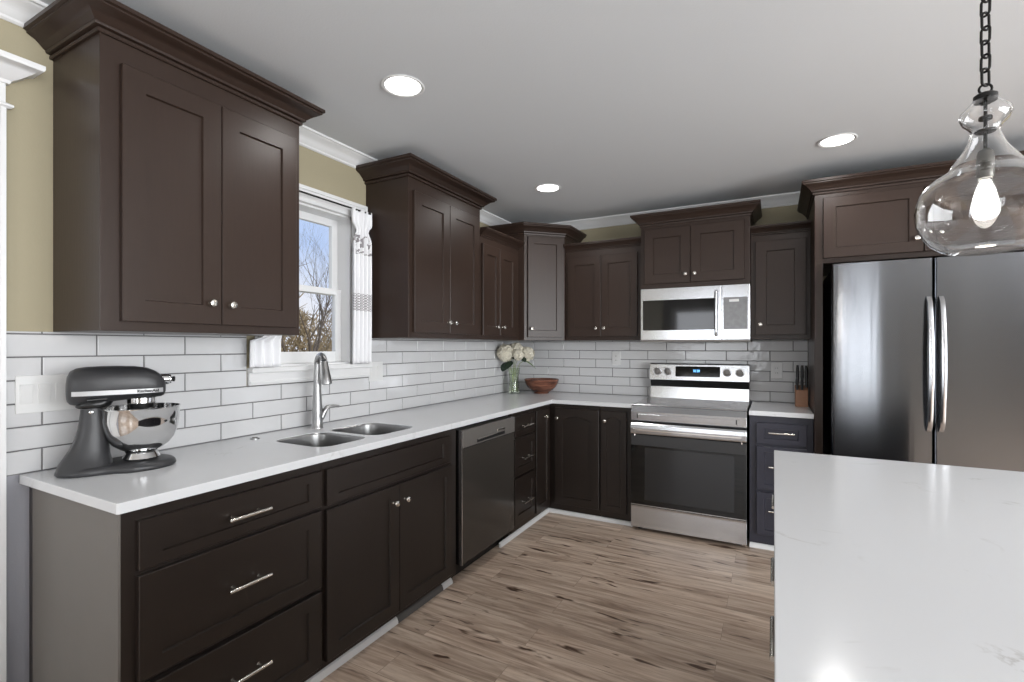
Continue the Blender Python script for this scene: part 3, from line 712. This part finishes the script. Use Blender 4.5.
# ------------------------------------------------------------ microwave
def microwave():
    t = thing('microwave', 'stainless over-the-range microwave mounted above the range', 'microwave', (1.291, -.412, 1.372)); w = .764; h = .408
    obj('body', B((.002, w-.002, .02, .405, .012, h)), M['black'], t)
    obj('underside', B((.0, w, .004, .40, .0, .014)), M['dwpanel'], t, bevel=.003)
    obj('vent_filter', B((.2, .56, .03, .16, -.004, .001)), M['black'], t)
    X = .58
    d = obj('door', B((0, X-.002, .0, .02, .014, h)), M['steel'], t, bevel=.003)
    obj('door_window', B((.018, X-.047, -.0015, .001, .088, .318)), M['mwglass'], d, bevel=.001)
    bm = bmesh.new(); zs = [.05, .075, .12, .2, .28, .33, .362]
    tube(bm, [(X-.035, -.004, .048)]+[(X-.035, -.034, z) for z in zs]+[(X-.035, -.004, .366)], .011, 12); obj('handle', bm, M['steel'], d, smooth=60)
    p = obj('control_panel', B((X+.001, w, .0, .02, .014, h)), M['steel'], t, bevel=.003)
    k = obj('keypad', B((X+.012, w-.014, -.0015, .001, .088, .318)), M['pad'], p, bevel=.001)
    obj('display', B((X+.05, w-.07, -.0025, -.001, .285, .303)), M['plate'], k)
M['mwglass'] = mat('dark_tinted_glass', (44, 44, 45), .05, .5, .6)
microwave()

# ------------------------------------------------------------ upper cabinets
upper('largest dark brown double-door upper cabinet, above the stand mixer', (.333, -3.496, 0), PI/2, .738, .331, 1.388, 2.326, .082, .077,
      [(.053, .376, 1.42, 2.252, .332, 1.499), (.379, .708, 1.42, 2.252, .408, 1.497)])
upper('tall double-door upper cabinet immediately right of the sink window', (.333, -2.015, 0), PI/2, .788, .331, 1.388, 2.326, .088, .09,
      [(.035, .390, 1.42, 2.252, .365, 1.492), (.393, .75, 1.42, 2.252, .432, 1.492)])
upper('lower double-door upper cabinet between the tall one by the window and the diagonal corner one', (.333, -1.225, 0), PI/2, .606, .331, 1.388, 2.135, .062, .058,
      [(.012, .258, 1.42, 2.085, .205, 1.487), (.261, .53, 1.42, 2.085, .30, 1.487)], ends=(0, 0))
# diagonal
t = thing('upper_corner_cabinet', 'diagonal single-door upper cabinet in the corner above the flower vase', 'cabinet', (0, 0, 0))
Q0, Q1 = (.384, -.616), (.638, -.362)
bm = bmesh.new(); prism(bm, [(.002, -.616), Q0, Q1, (.638, -.002), (.002, -.002)], 'z', 1.388, 2.34); obj('body', bm, M['brown'], t, bevel=.0015)
dl = math.dist(Q0, Q1); MD = Matrix.Translation((Q0[0], Q0[1], 0))@Matrix.Rotation(PI/4, 4, 'Z')
bm = door_bm(dl-.05, .83, x=.028, z=1.415, fr=.055); xform(bm, MD); p = obj('door', bm, M['brown'], t)
bm = knob_bm(.055, 1.485); xform(bm, MD); obj('knob', bm, M['nickel'], p, smooth=40)
bm = bmesh.new(); sweep(bm, [(.002, -.616, 2.262), (*Q0, 2.262), (*Q1, 2.262), (.638, -.002, 2.262)], crown_scaled(.07, .088)); obj('crown_molding', bm, M['brown'], t, smooth=35)
upper('double-door upper cabinet on the back wall, left of the microwave', (.64, -.333, 0), 0, .649, .331, 1.388, 2.135, .062, .058,
      [(.03, .312, 1.42, 2.085, .278, 1.487), (.316, .612, 1.42, 2.085, .344, 1.487)], ends=(0, 0))
upper('short double-door upper cabinet on top of the microwave', (1.291, -.40, 0), 0, .764, .398, 1.782, 2.262, .086, .068,
      [(.03, .365, 1.815, 2.235, .335, 1.875), (.368, .73, 1.815, 2.235, .4, 1.875)])
upper('narrow single-door upper cabinet between the microwave and the refrigerator surround', (2.057, -.333, 0), 0, .367, .331, 1.388, 2.125, .062, .058,
      [(.03, .34, 1.42, 2.08, .062, 1.492)], ends=(0, 0))
# fridge surround
t = thing('refrigerator_cabinet', 'refrigerator surround of tall side panels with a double-door cabinet above', 'cabinet', (2.426, -.66, 0)); w = 1.10
obj('side_panel', B((0, .045, 0, .655, 0, 1.85)), M['brown'], t, bevel=.002)
obj('side_panel', B((w-.045, w, 0, .655, 0, 1.85)), M['brown'], t, bevel=.002)
obj('body', B((0, w, 0, .655, 1.85, 2.345)), M['brown'], t, bevel=.002)
for a, b, kx in ((.045, .528, .495), (.532, 1.055, .57)):
    p = obj('door', door_bm(b-a, .37, x=a, z=1.88, fr=.065, frh=.06), M['brown'], t); obj('knob', knob_bm(kx, 1.955), M['nickel'], p, smooth=40)
bm = bmesh.new(); sweep(bm, [(0, .655, 2.278), (0, 0, 2.278), (w, 0, 2.278), (w, .655, 2.278)], crown_scaled(.07, .082)); obj('crown_molding', bm, M['brown'], t, smooth=35)

# ------------------------------------------------------------ refrigerator
def fridge():
    X0 = 2.505; w = .92; t = thing('refrigerator', 'large stainless steel french-door refrigerator at the right, behind the island', 'refrigerator', (X0, -.80, 0))
    obj('body', B((.005, w-.005, .075, .77, .03, 1.80)), M['black'], t)
    for x in (.05, w-.05):
        for y in (.12, .7):
            bm = bmesh.new(); lathe(bm, [(.02, 0), (.02, .01), (.014, .03)], 12, (x, y, 0)); obj('foot', bm, M['black'], t)
    mid = .4695
    def panel(x0, x1, z0, z1):
        bm = bmesh.new(); L = []; n = 18; c = (x0+x1)/2
        for s, zz in ((0, 0),):
            pass
        prof = [(x0, .07), (x0, .012), (x0+.003, .006)]
        for i in range(n+1):
            u = i/n; prof.append((x0+.008+(x1-x0-.016)*u, .0+.002*(2*u-1)**2-.002))
        prof += [(x1-.003, .006), (x1, .012), (x1, .07)]
        prism(bm, prof, 'z', z0, z1); return bm
    for x0, x1, hx, s in ((0, mid-.003, mid-.026, -1), (mid+.003, w, mid+.026, 1)):
        d = obj('door', panel(x0, x1, .66, 1.822), M['fsteel'], t, smooth=25)
        bm = bmesh.new(); N = 22; L = []
        for i in range(N+1):
            u = i/N; z = .875+u*.735; y = -.020-.042*math.sin(PI*u)**.6 if 0 < u < 1 else -.006
            hw = .0125
            L.append([(hx+px*hw, y+py*.010, z) for px, py in ((-1, .2), (-.8, -.7), (0, -1), (.8, -.7), (1, .2), (.8, .9), (-.8, .9))])
        rings(bm, L); obj('handle', bm, M['steel'], d, smooth=50)
    d = obj('freezer_drawer', panel(0, w, .06, .653), M['fsteel'], t, smooth=25)
    bm = bmesh.new(); tube(bm, [(.09, -.004, .58), (.1, -.05, .58), (.2, -.058, .58), (w-.2, -.058, .58), (w-.1, -.05, .58), (w-.09, -.004, .58)], .011, 10); obj('handle', bm, M['steel'], d, smooth=50)
    obj('hinge_cover', B((.02, w-.02, .07, .2, 1.80, 1.822)), M['black'], t, bevel=.004)
fridge()

# ------------------------------------------------------------ island
IX0, IX1, IY1, IY0 = 2.2034, 3.15, -1.973, -4.75
o = obj('island_countertop', B((IX0, IX1, IY0, IY1, .885, .915)), M['quartz'], bevel=.002); tag(o, 'large white quartz island worktop in the right foreground', 'countertop')
t = thing('island_cabinet', 'island base below the white worktop at the right, bar pulls on its aisle side', 'cabinet', (IX0+.048, IY1-.03, 0), -PI/2)
LW = IY1-.03-(IY0+.03)
obj('body', B((0, LW, 0, IX1-IX0-.06, .09, .884), (.03, LW-.03, .06, IX1-IX0-.12, 0, .09)), M['navy'], t, bevel=.001)
n = 6; ww = LW/n
for k in range(n):
    a = .01+k*ww
    p = obj('drawer', door_bm(ww-.02, .14, x=a, z=.71, fr=.045, frh=.036), M['navy'], t)
    hx = {1: .85, 2: 1.17}.get(k, a+ww/2-.01)
    obj('handle', pull_bm(hx, .775, .15), M['nickel'], p, smooth=40)
    obj('door', door_bm(ww-.02, .585, x=a, z=.11, fr=.055), M['navy'], t)

# ------------------------------------------------------------ stand mixer
def mixer():
    t = thing('stand_mixer', 'charcoal grey tilt-head stand mixer with a steel bowl at the near end of the worktop', 'stand mixer', (.20, -3.395, .9152), math.radians(64))
    m = M['mixer']
    # base plate: rounded outline, wide under the bowl
    bm = bmesh.new(); L = []
    def outline(s, z):
        pts = []
        for i in range(40):
            a = 2*PI*i/40; c, q = math.cos(a), math.sin(a)
            # blend of front disc and rear foot
            x = (.172 if c > 0 else .158)*math.copysign(abs(c)**.9, c); wv = .108 if c > 0 else .096
            y = wv*math.copysign(abs(q)**.8, q); y *= (1-.16*math.exp(-((x+.02)/.05)**2))
            pts.append((x*s, y*s, z))
        return pts
    rings(bm, [outline(.97, 0), outline(1.0, .006), outline(.99, .014), outline(.95, .021), outline(.88, .026)])
    obj('base', bm, m, t, smooth=60)
    # column
    bm = bmesh.new(); L = []
    for z, cx, a, b in ((.014, -.080, .074, .078), (.024, -.080, .073, .074), (.036, -.079, .069, .067), (.055, -.076, .061, .059), (.08, -.070, .053, .052), (.11, -.066, .044, .047), (.15, -.063, .037, .044), (.2, -.062, .032, .042), (.222, -.062, .031, .042)):
        L.append([(x, y, z) for x, y in sup(cx, 0, a, b, 2.6, 28)])
    rings(bm, L); c = obj('column', bm, m, t, smooth=60)
    bm = bmesh.new(); lathe(bm, [(.006, -.040), (.006, -.0475), (.003, -.049)], 14, (-.062, 0, .205), 'y'); obj('hinge_pin', bm, M['chrome'], c, smooth=40)
    bm = bmesh.new()
    rings(bm, [[(x, y, z) for x, y in sup(cx, 0, a, b, 3, 24)] for z, cx, a, b in ((.217, -.060, .040, .046), (.222, -.060, .046, .050), (.235, -.055, .048, .050), (.242, -.05, .05, .045))])
    obj('hinge', bm, M['black'], t, smooth=50)
    # head
    bm = bmesh.new(); L = []
    st = [(-.128, .024, .306, .250), (-.125, .040, .326, .238), (-.118, .052, .341, .230), (-.104, .062, .350, .226), (-.08, .067, .354, .225), (-.04, .068, .356, .228), (.0, .067, .356, .236), (.05, .065, .354, .240), (.085, .060, .348, .242), (.11, .054, .336, .243), (.127, .045, .321, .245), (.136, .035, .308, .250), (.140, .022, .296, .262)]
    for x, hw, zt, zb in st:
        L.append([(x, y, z) for y, z in sup(0, (zt+zb)/2, hw, (zt-zb)/2, 2.7, 30)])
    rings(bm, L); h = obj('head', bm, m, t, smooth=70)
    # trim band wraps the head
    bm = bmesh.new()
    def hw(x):
        for (a, w0, *_), (b, w1, *_) in zip(st, st[1:]):
            if a <= x <= b: return w0+(w1-w0)*(x-a)/(b-a)
        return .02
    for s in (-1, 1):
        L = []
        for i in range(24):
            x = -.110+.242*i/23; z = .268+.002*i/23; y = hw(x)*s
            hh = .0075
            L.append([(x, y*.97, z-hh), (x, y*1.018+s*.001, z-hh), (x, y*1.018+s*.001, z+hh), (x, y*.97, z+hh)])
        rings(bm, L)
    obj('trim_band', bm, M['mixband'], h, smooth=30)
    # hub and knob
    bm = bmesh.new(); lathe(bm, [(.019, .120), (.019, .148), (.016, .152), (.016, .156), (.010, .158)], 24, (0, 0, .305), 'x'); hb = obj('attachment_hub', bm, M['chrome'], h, smooth=40)
    bm = bmesh.new(); lathe(bm, [(.004, 0), (.009, .003), (.010, .009), (.006, .012)], 16, (.157, 0, .305), 'x'); obj('hub_knob', bm, M['black'], hb, smooth=40)
    # planetary
    bm = bmesh.new(); lathe(bm, [(.040, .246), (.043, .243), (.043, .226), (.040, .223), (.030, .222)], 30, (.07, 0, 0)); obj('beater_ring', bm, M['chrome'], h, smooth=40)
    bm = bmesh.new(); lathe(bm, [(.036, .224), (.034, .208), (.014, .205), (.008, .2), (.007, .15)], 24, (.07, 0, 0)); obj('beater_shaft', bm, M['black'], h, smooth=40)
    for s in (-1, 1):
        bm = bmesh.new(); tube(bm, [(-.02, s*.066, .249), (-.045, s*.073, .249), (-.07, s*.076, .247)], [.004, .005, .006], 8); obj('speed_lever', bm, M['black'], h, smooth=50)
    # lettering on the band
    for s, rz in ((-1, 0),):
        cu = bpy.data.curves.new('lettering', 'FONT'); cu.body = 'KitchenAid'; cu.size = .0138; cu.extrude = .0008; cu.offset = .0003; cu.align_x = 'CENTER'; cu.align_y = 'CENTER'
        tmp = bpy.data.objects.new('lettering', cu); COL.objects.link(tmp); bpy.context.view_layer.update()
        me = bpy.data.meshes.new_from_object(tmp.evaluated_get(bpy.context.evaluated_depsgraph_get())); bpy.data.objects.remove(tmp)
        o = bpy.data.objects.new('lettering', me); COL.objects.link(o); me.materials.clear(); me.materials.append(M['dark'])
        assert len(me.polygons) > 20, 'no lettering'
        o.parent = h; o.location = (.090, -(hw(.090)*1.018+.0040), .2695); o.rotation_euler = (PI/2, 0, math.radians(13))
    # bowl + foot
    bm = bmesh.new(); lathe(bm, [(.052, .030), (.055, .034), (.050, .044), (.046, .052), (.048, .058)], 36, (.07, 0, 0)); b = obj('bowl_foot', bm, M['chrome'], t, smooth=40)
    bm = bmesh.new(); pr = [(.045, .058), (.062, .066), (.082, .082), (.097, .104), (.107, .132), (.112, .165), (.1135, .205), (.1165, .2085), (.1165, .211), (.1125, .2115), (.1115, .165), (.1055, .133), (.0955, .105), (.08, .084), (.06, .068), (.01, .061)]
    lathe(bm, pr, 48, (.07, 0, 0)); obj('bowl', bm, M['chrome'], t, smooth=50)
mixer()

# ------------------------------------------------------------ vase, flowers, bowl, knives
VX, VY = .135, -.325
t = bmesh.new()
prof = [(.036, 0), (.048, .002), (.050, .014), (.045, .06), (.041, .11), (.043, .16), (.052, .21), (.056, .228), (.053, .229), (.048, .208), (.039, .16), (.037, .11), (.041, .06), (.044, .018), (.006, .014)]
lathe(t, prof, 32); o = obj('vase', t, M['vaseglass'], smooth=50); o.location = (VX, VY, .9155); tag(o, 'clear greenish glass vase holding white hydrangeas in the corner', 'vase')
def floret_head(c, R, n=110):
    bm = bmesh.new()
    for i in range(n):
        ph = math.acos(1-2*(i+.5)/n); th = PI*(1+5**.5)*i
        d = Vector((math.sin(ph)*math.cos(th), math.sin(ph)*math.sin(th), math.cos(ph)))
        p = Vector(c)+d*R*random.uniform(.78, 1.1); a = d.orthogonal().normalized(); b = d.cross(a); rot = random.random()*PI
        a, b = a*math.cos(rot)+b*math.sin(rot), b*math.cos(rot)-a*math.sin(rot); s = R*random.uniform(.26, .42)
        ctr = bm.verts.new(p)
        for k in range(4):
            e1 = [a, b, -a, -b][k]; e2 = [b, -a, -b, a][k]
            v = [ctr, bm.verts.new(p+e1*s*.75+e2*s*.12+d*s*.25), bm.verts.new(p+(e1+e2)*s*.62+d*s*.3), bm.verts.new(p+e2*s*.75+e1*s*.12+d*s*.25)]
            bm.faces.new(v)
    lathe(bm, [(.01*R, -R*.7), (.5*R, -.5*R), (.7*R, 0), (.5*R, .5*R), (.01*R, .7*R)], 14, c)
    return bm
def leaf(c, d, L, w, droop=.3):
    bm = bmesh.new(); d = Vector(d).normalized(); s = d.cross(Vector((0, 0, 1))).normalized(); N = 8; rows = []
    for i in range(N+1):
        u = i/N; ctr = Vector(c)+d*L*u+Vector((0, 0, -droop*L*u*u)); hw = w*math.sin(PI*min(1, u*.93+.05))**.8
        rows.append([bm.verts.new(ctr+s*hw*k/2+Vector((0, 0, -abs(k)*hw*.12))) for k in (-2, -1, 0, 1, 2)])
    for a, b in zip(rows, rows[1:]):
        for i in range(4): bm.faces.new((a[i], a[i+1], b[i+1], b[i]))
    return bm
heads = [((-.03, -.085, .345), .068, 'cream hydrangea at the left of the glass vase'), ((.04, -.015, .375), .056, 'cream hydrangea in the middle of the glass vase, highest'), ((.11, .05, .335), .060, 'cream hydrangea leaning right over the edge of the glass vase'), ((-.03, .05, .37), .05, 'cream hydrangea at the back of the glass vase'), ((.075, -.07, .33), .045, 'small cream hydrangea low at the front of the glass vase')]
for i, (c, R, lab) in enumerate(heads):
    f = thing('hydrangea', lab, 'flower', (VX+random.uniform(-.01, .01), VY+random.uniform(-.01, .01), .935), 0, 'hydrangeas in the vase')
    obj('flower_head', floret_head(c, R), M['petal'], f, solid=.0008)
    bm = bmesh.new(); tube(bm, [(.012*(-1)**i, .008*(i-1.5), .002), (c[0]*.12, c[1]*.12, .16), (c[0]*.45, c[1]*.45, .25), (c[0], c[1], c[2]-R*.7)], .003, 8); obj('stem', bm, M['stem'], f, smooth=60)
    if i == 0:
        obj('leaf', leaf((-.01, -.03, .275), (-.15, -1, .0), .12, .060, .75), M['leaf'], f, solid=.001)
        obj('leaf', leaf((.0, -.0, .33), (.6, -.7, .1), .12, .04, .5), M['leaf'], f, solid=.001)
    if i == 2:
        obj('leaf', leaf((.07, .02, .285), (1, .5, .0), .13, .05, .65), M['leaf2'], f, solid=.001)
        obj('leaf', leaf((.05, .0, .32), (.8, -.5, .1), .11, .04, .6), M['leaf'], f, solid=.001)
t = bmesh.new()
lathe(t, [(.062, 0), (.068, .003), (.066, .010), (.098, .030), (.130, .06), (.150, .095), (.157, .128), (.150, .129), (.143, .095), (.124, .064), (.09, .036), (.01, .024)], 48)
o = obj('wooden_bowl', t, M['bowl'], smooth=50); o.location = (.352, -.20, .9155); tag(o, 'brown turned wooden bowl on the corner of the worktop', 'bowl')
# knife block
kb = thing('knife_block', 'small wooden knife block at the right end of the worktop by the refrigerator panel', 'knife block', (2.37, -.20, .9155))
bm = bmesh.new(); prism(bm, [(-.062, 0), (.055, 0), (.062, .145), (-.042, .115)], 'x', -.034, .044); obj('block', bm, M['woodblock'], kb, bevel=.003)
for i, (x, y, L, lab) in enumerate(((-.018, .01, .155, 'black-handled knife standing leftmost in the wooden block'), (.010, .005, .155, 'black-handled knife in the middle of the wooden block'), (.036, .02, .15, 'black-handled knife standing rightmost in the wooden block'), (-.022, -.03, .075, 'short black-handled knife at the front left of the wooden block'), (.008, -.03, .07, 'short black-handled knife at the front of the wooden block, right of the other short one'))):
    k = thing('kitchen_knife', lab, 'knife', (2.37+x, -.20+y, .9155+.131+y*.28), 0, 'knives in the block')
    bm = bmesh.new(); rings(bm, [[(px, py+.06*z, z) for px, py in sup(0, 0, a, b, 3, 14)] for z, a, b in ((.002, .008, .010), (.02, .007, .010), (L*.5, .0105, .013), (L*.85, .0095, .013), (L, .007, .009))]); obj('handle', bm, M['black'], k, smooth=50)
    obj('bolster', B((-.006, .006, -.009, .009, -.008, .003)), M['black'], k, bevel=.001)

# ------------------------------------------------------------ switches and sockets
def plate(loc, rz, w, h, gangs, label, cat, kind):
    t = thing('wall_' + ('switch' if kind != 'socket' else 'socket'), label, cat, loc, rz)
    obj('cover_plate', B((-w/2, w/2, -.006, 0, -h/2, h/2)), M['plate'], t, bevel=.002)
    for g in range(gangs):
        x = (g-(gangs-1)/2)*.046
        if kind == 'switch': 
            bm = bmesh.new(); prism(bm, [(-.006, -.033), (-.0115, .033), (-.005, .033), (-.005, -.033)], 'x', x-.016, x+.016); obj('rocker', bm, M['plate'], t, bevel=.001)
        else:
            obj('receptacle', B((x-.017, x+.017, -.0085, -.005, -.035, .035)), M['plate'], t, bevel=.001)
            bm = bmesh.new()
            for z in (-.018, .018):
                for s in (-1, 1): box(bm, x+s*.006-.0012, x+s*.006+.0012, -.009, -.0083, z-.004, z+.005)
            obj('slots', bm, M['slot'], t)
plate((.0085, -3.50, 1.178), PI/2, .19, .125, 4, 'wide white four-gang switch plate left of the stand mixer', 'switch', 'switch')
plate((.0085, -1.94, 1.182), PI/2, .12, .12, 2, 'white double switch plate beside the right end of the window sill', 'switch', 'switch')
plate((.985, -.0085, 1.235), 0, .075, .12, 1, 'white socket on the back tiles left of the range', 'socket', 'socket')
plate((2.222, -.0085, 1.155), 0, .078, .12, 1, 'white socket on the tiles between the range and the knife block', 'socket', 'socket')

# ------------------------------------------------------------ ceiling lights
def downlight(x, y, label, group=None):
    t = thing('recessed_light', label, 'ceiling light', (x, y, CEIL), 0, group)
    bm = bmesh.new(); lathe(bm, [(.078, -.0005), (.092, -.0005), (.094, -.003), (.090, -.006), (.080, -.005), (.074, -.001)], 40, cap=False); obj('trim_ring', bm, M['white'], t, smooth=40)
    bm = bmesh.new(); lathe(bm, [(.078, -.0012), (.076, -.0034), (.06, -.0042)], 40); obj('diffuser', bm, M['lampglow'], t, smooth=40)
    spot((x, y, CEIL-.03), 15)
downlight(.776, -2.58, 'round recessed ceiling light nearest the largest upper cabinet')
downlight(.775, -1.016, 'round recessed ceiling light furthest away, above the corner')
downlight(2.51, -1.013, 'round recessed ceiling light in front of the refrigerator cabinet')
for x, y in ((4.3, -1.6), (4.6, -4.2), (4.6, -6.6), (2.0, -6.8)):  # unseen downlights added for more light in the room
    downlight(x, y, 'added round recessed ceiling light outside the view', 'recessed lights outside the view'); 

# ------------------------------------------------------------ pendant
def pendant():
    PX, PY = 2.677, -2.58
    t = thing('pendant_lamp', 'clear glass jar pendant lamp hanging on a black chain over the island', 'pendant lamp', (PX, PY, 1.578))
    prof = [(.012, .0), (.064, .001), (.080, .004), (.090, .011), (.108, .025), (.125, .050), (.138, .080), (.142, .106), (.140, .133), (.133, .158), (.120, .178), (.103, .194), (.084, .206), (.072, .214), (.069, .222), (.058, .240), (.046, .258), (.036, .278), (.030, .297), (.0275, .308), (.033, .318), (.044, .330), (.051, .345), (.049, .358), (.038, .372), (.026, .385), (.022, .392)]
    inner = [(max(r-.0028, .008), z+.003 if i < 4 else z) for i, (r, z) in enumerate(prof)]
    bm = bmesh.new(); lathe(bm, prof[::-1]+[(.012, .0)]*0, 64, cap=False)
    o = obj('glass_shade', bm, M['glass'], t, smooth=80)
    # close bottom and give the jar its wall thickness
    me = o.data; b2 = bmesh.new(); b2.from_mesh(me); bmesh.ops.holes_fill(b2, edges=[e for e in b2.edges if e.is_boundary and e.verts[0].co.z < .01], sides=0); bmesh.ops.recalc_face_normals(b2, faces=b2.faces); b2.to_mesh(me); b2.free()
    for p in me.polygons: p.use_smooth = True
    s = o.modifiers.new('thickness', 'SOLIDIFY'); s.thickness = .003; s.offset = -1
    bm = bmesh.new(); lathe(bm, [(.0235, .384), (.0235, .398), (.018, .402), (.006, .404)], 28); obj('cap', bm, M['iron'], t, smooth=40)
    bm = bmesh.new(); lathe(bm, [(.004, .25), (.004, .39)], 12); lathe(bm, [(.013, .336), (.014, .34), (.013, .344)], 16); lathe(bm, [(.02, .303), (.022, .306), (.02, .309)], 20); obj('stem', bm, M['iron'], t, smooth=40)
    bm = bmesh.new(); lathe(bm, [(.006, .262), (.014, .256), (.017, .248), (.017, .205), (.0165, .19), (.015, .188)], 24); obj('socket', bm, M['brass'], t, smooth=40)
    bm = bmesh.new(); lathe(bm, [(.013, .190), (.0135, .182), (.017, .168), (.022, .150), (.0265, .128), (.0285, .112), (.028, .100), (.024, .091), (.015, .085), (.003, .082)], 28); b = obj('bulb', bm, M['glass'], t, smooth=60)
    bm = bmesh.new(); lathe(bm, [(.006, .182), (.008, .172), (.013, .150), (.017, .126), (.018, .110), (.012, .100), (.003, .097)], 20); obj('filament', bm, M['bulbglow'], b, smooth=60)
    # chain
    z = .402; k = 0; top = CEIL-1.578-.03
    bm = bmesh.new(); tube(bm, [(.0125*math.cos(a), 0, z+.012+.0125*math.sin(a)) for a in [2*PI*i/16 for i in range(16)]], .0028, 8, closed=True); obj('chain_loop', bm, M['iron'], t, smooth=60)
    z += .020; L = .044
    while z < top:
        bm = bmesh.new(); pts = []
        for i in range(20):
            a = 2*PI*i/20; u = .0105*math.cos(a); v = (L/2-.0105)*(1 if math.sin(a) > 0 else -1)+.0105*math.sin(a)
            pts.append((u, 0, v) if k % 2 == 0 else (0, u, v))
        pts = [Vector(p)+Vector((0, 0, z+L/2)) for p in pts]
        tube(bm, pts, .003, 8, closed=True); xform(bm, Matrix.Rotation(.6, 4, 'Z'))
        obj('chain_link', bm, M['iron'], t, smooth=60); z += L-.0085; k += 1
    bm = bmesh.new(); c = CEIL-1.578; lathe(bm, [(.062, c), (.060, c-.012), (.045, c-.022), (.012, c-.028), (.006, c-.045)], 32); obj('canopy', bm, M['iron'], t, smooth=40)
    d = bpy.data.lights.new('bulb_light', 'POINT'); d.energy = .8; d.shadow_soft_size = .03; d.color = (1, .9, .78)
    lo = bpy.data.objects.new('bulb_light', d); COL.objects.link(lo); lo.location = (PX, PY, 1.50)
pendant()

# ------------------------------------------------------------ outdoors, seen through the sink window
o = obj('ground', B((-60, -.6, -30, 50, -.9, -.6)), M['grass']); struct(o, 'winter lawn outside'); 
rg = random.Random(3)
def branch(bm, p, d, L, r, depth):
    pts = [p]; rr = [r]; q = Vector(p); dd = Vector(d).normalized()
    for i in range(4):
        dd = (dd+Vector((rg.uniform(-.22, .22), rg.uniform(-.22, .22), rg.uniform(-.08, .2)))).normalized(); q = q+dd*L/4; pts.append(tuple(q)); rr.append(r*(1-.13*(i+1)))
    tube(bm, pts, rr, 5 if depth > 1 else 3)
    if depth <= 0: return
    for i in range(3 if depth > 1 else 4):
        k = rg.choice((2, 3, 4)); nd = (dd+Vector((rg.uniform(-1, 1), rg.uniform(-1, 1), rg.uniform(-.1, .7)))*.85).normalized()
        branch(bm, pts[k], nd, L*rg.uniform(.58, .8), rr[k]*.62, depth-1)
for i, (x, y, h, lab) in enumerate(((-5.2, 1.75, 1.9, 'bare tree seen through the sink window, nearest the glass'), (-9.2, 4.9, 2.3, 'bare tree further off beyond the sink window'), (-9.6, 8.0, 2.3, 'bare tree furthest off, beyond the right of the sink window'), (-8.0, 2.9, 2.2, 'bare tree beyond the left of the sink window'))):
    bm = bmesh.new(); branch(bm, (0, 0, 0), (.05, .05, 1), h, .075+.01*i, 5)
    o = obj('bare_tree', bm, M['bark'], smooth=60); o.location = (x, y, -.62); tag(o, lab, 'tree')
def bush(x, y, R, h, m, lab, name, cat, n=900):
    bm = bmesh.new()
    for i in range(n):
        a = rg.random()*2*PI; rr = R*math.sqrt(rg.random()); z = rg.random()*h*(1-.6*(rr/R)**2)
        p = Vector((rr*math.cos(a), rr*math.sin(a), z)); d = Vector((rg.uniform(-1, 1), rg.uniform(-1, 1), rg.uniform(.1, 1.4))).normalized()*rg.uniform(.1, .25)
        s = d.orthogonal().normalized()*.012
        vs = [bm.verts.new(q) for q in (p-s, p+s, p+d*1.0+s*.3, p+d*1.0-s*.3)]; bm.faces.new(vs)
    lathe(bm, [(R*.5, 0), (R*.55, h*.3), (R*.35, h*.6), (.02, h*.72)], 10)
    o = obj(name, bm, m, solid=.004); o.location = (x, y, -.6); tag(o, lab, cat)
bush(-6.0, 1.05, .55, 1.75, M['hedge'], 'small dark evergreen shrub at the lower left of the window view', 'evergreen_shrub', 'shrub')
bm = bmesh.new()
for i in range(9000):
    u = rg.random(); y = 2+12*u; x = -13.6-rg.random()*1.6
    z = rg.random()**1.3*(3.1+.6*math.sin(y*1.7)+.4*math.sin(y*4.1)); p = Vector((x, y, z-.6))
    d = Vector((rg.uniform(-1, 1), rg.uniform(-1, 1), rg.uniform(.0, 1.6))).normalized()*rg.uniform(.2, .55); q = d.orthogonal().normalized()*.026
    bm.faces.new([bm.verts.new(v) for v in (p-q, p+q, p+d+q*.3, p+d-q*.3)])
o = obj('brush_thicket', bm, M['scrub'], solid=.004); tag(o, 'tan winter brush low beyond the sink window', 'brush'); o['kind'] = 'stuff'
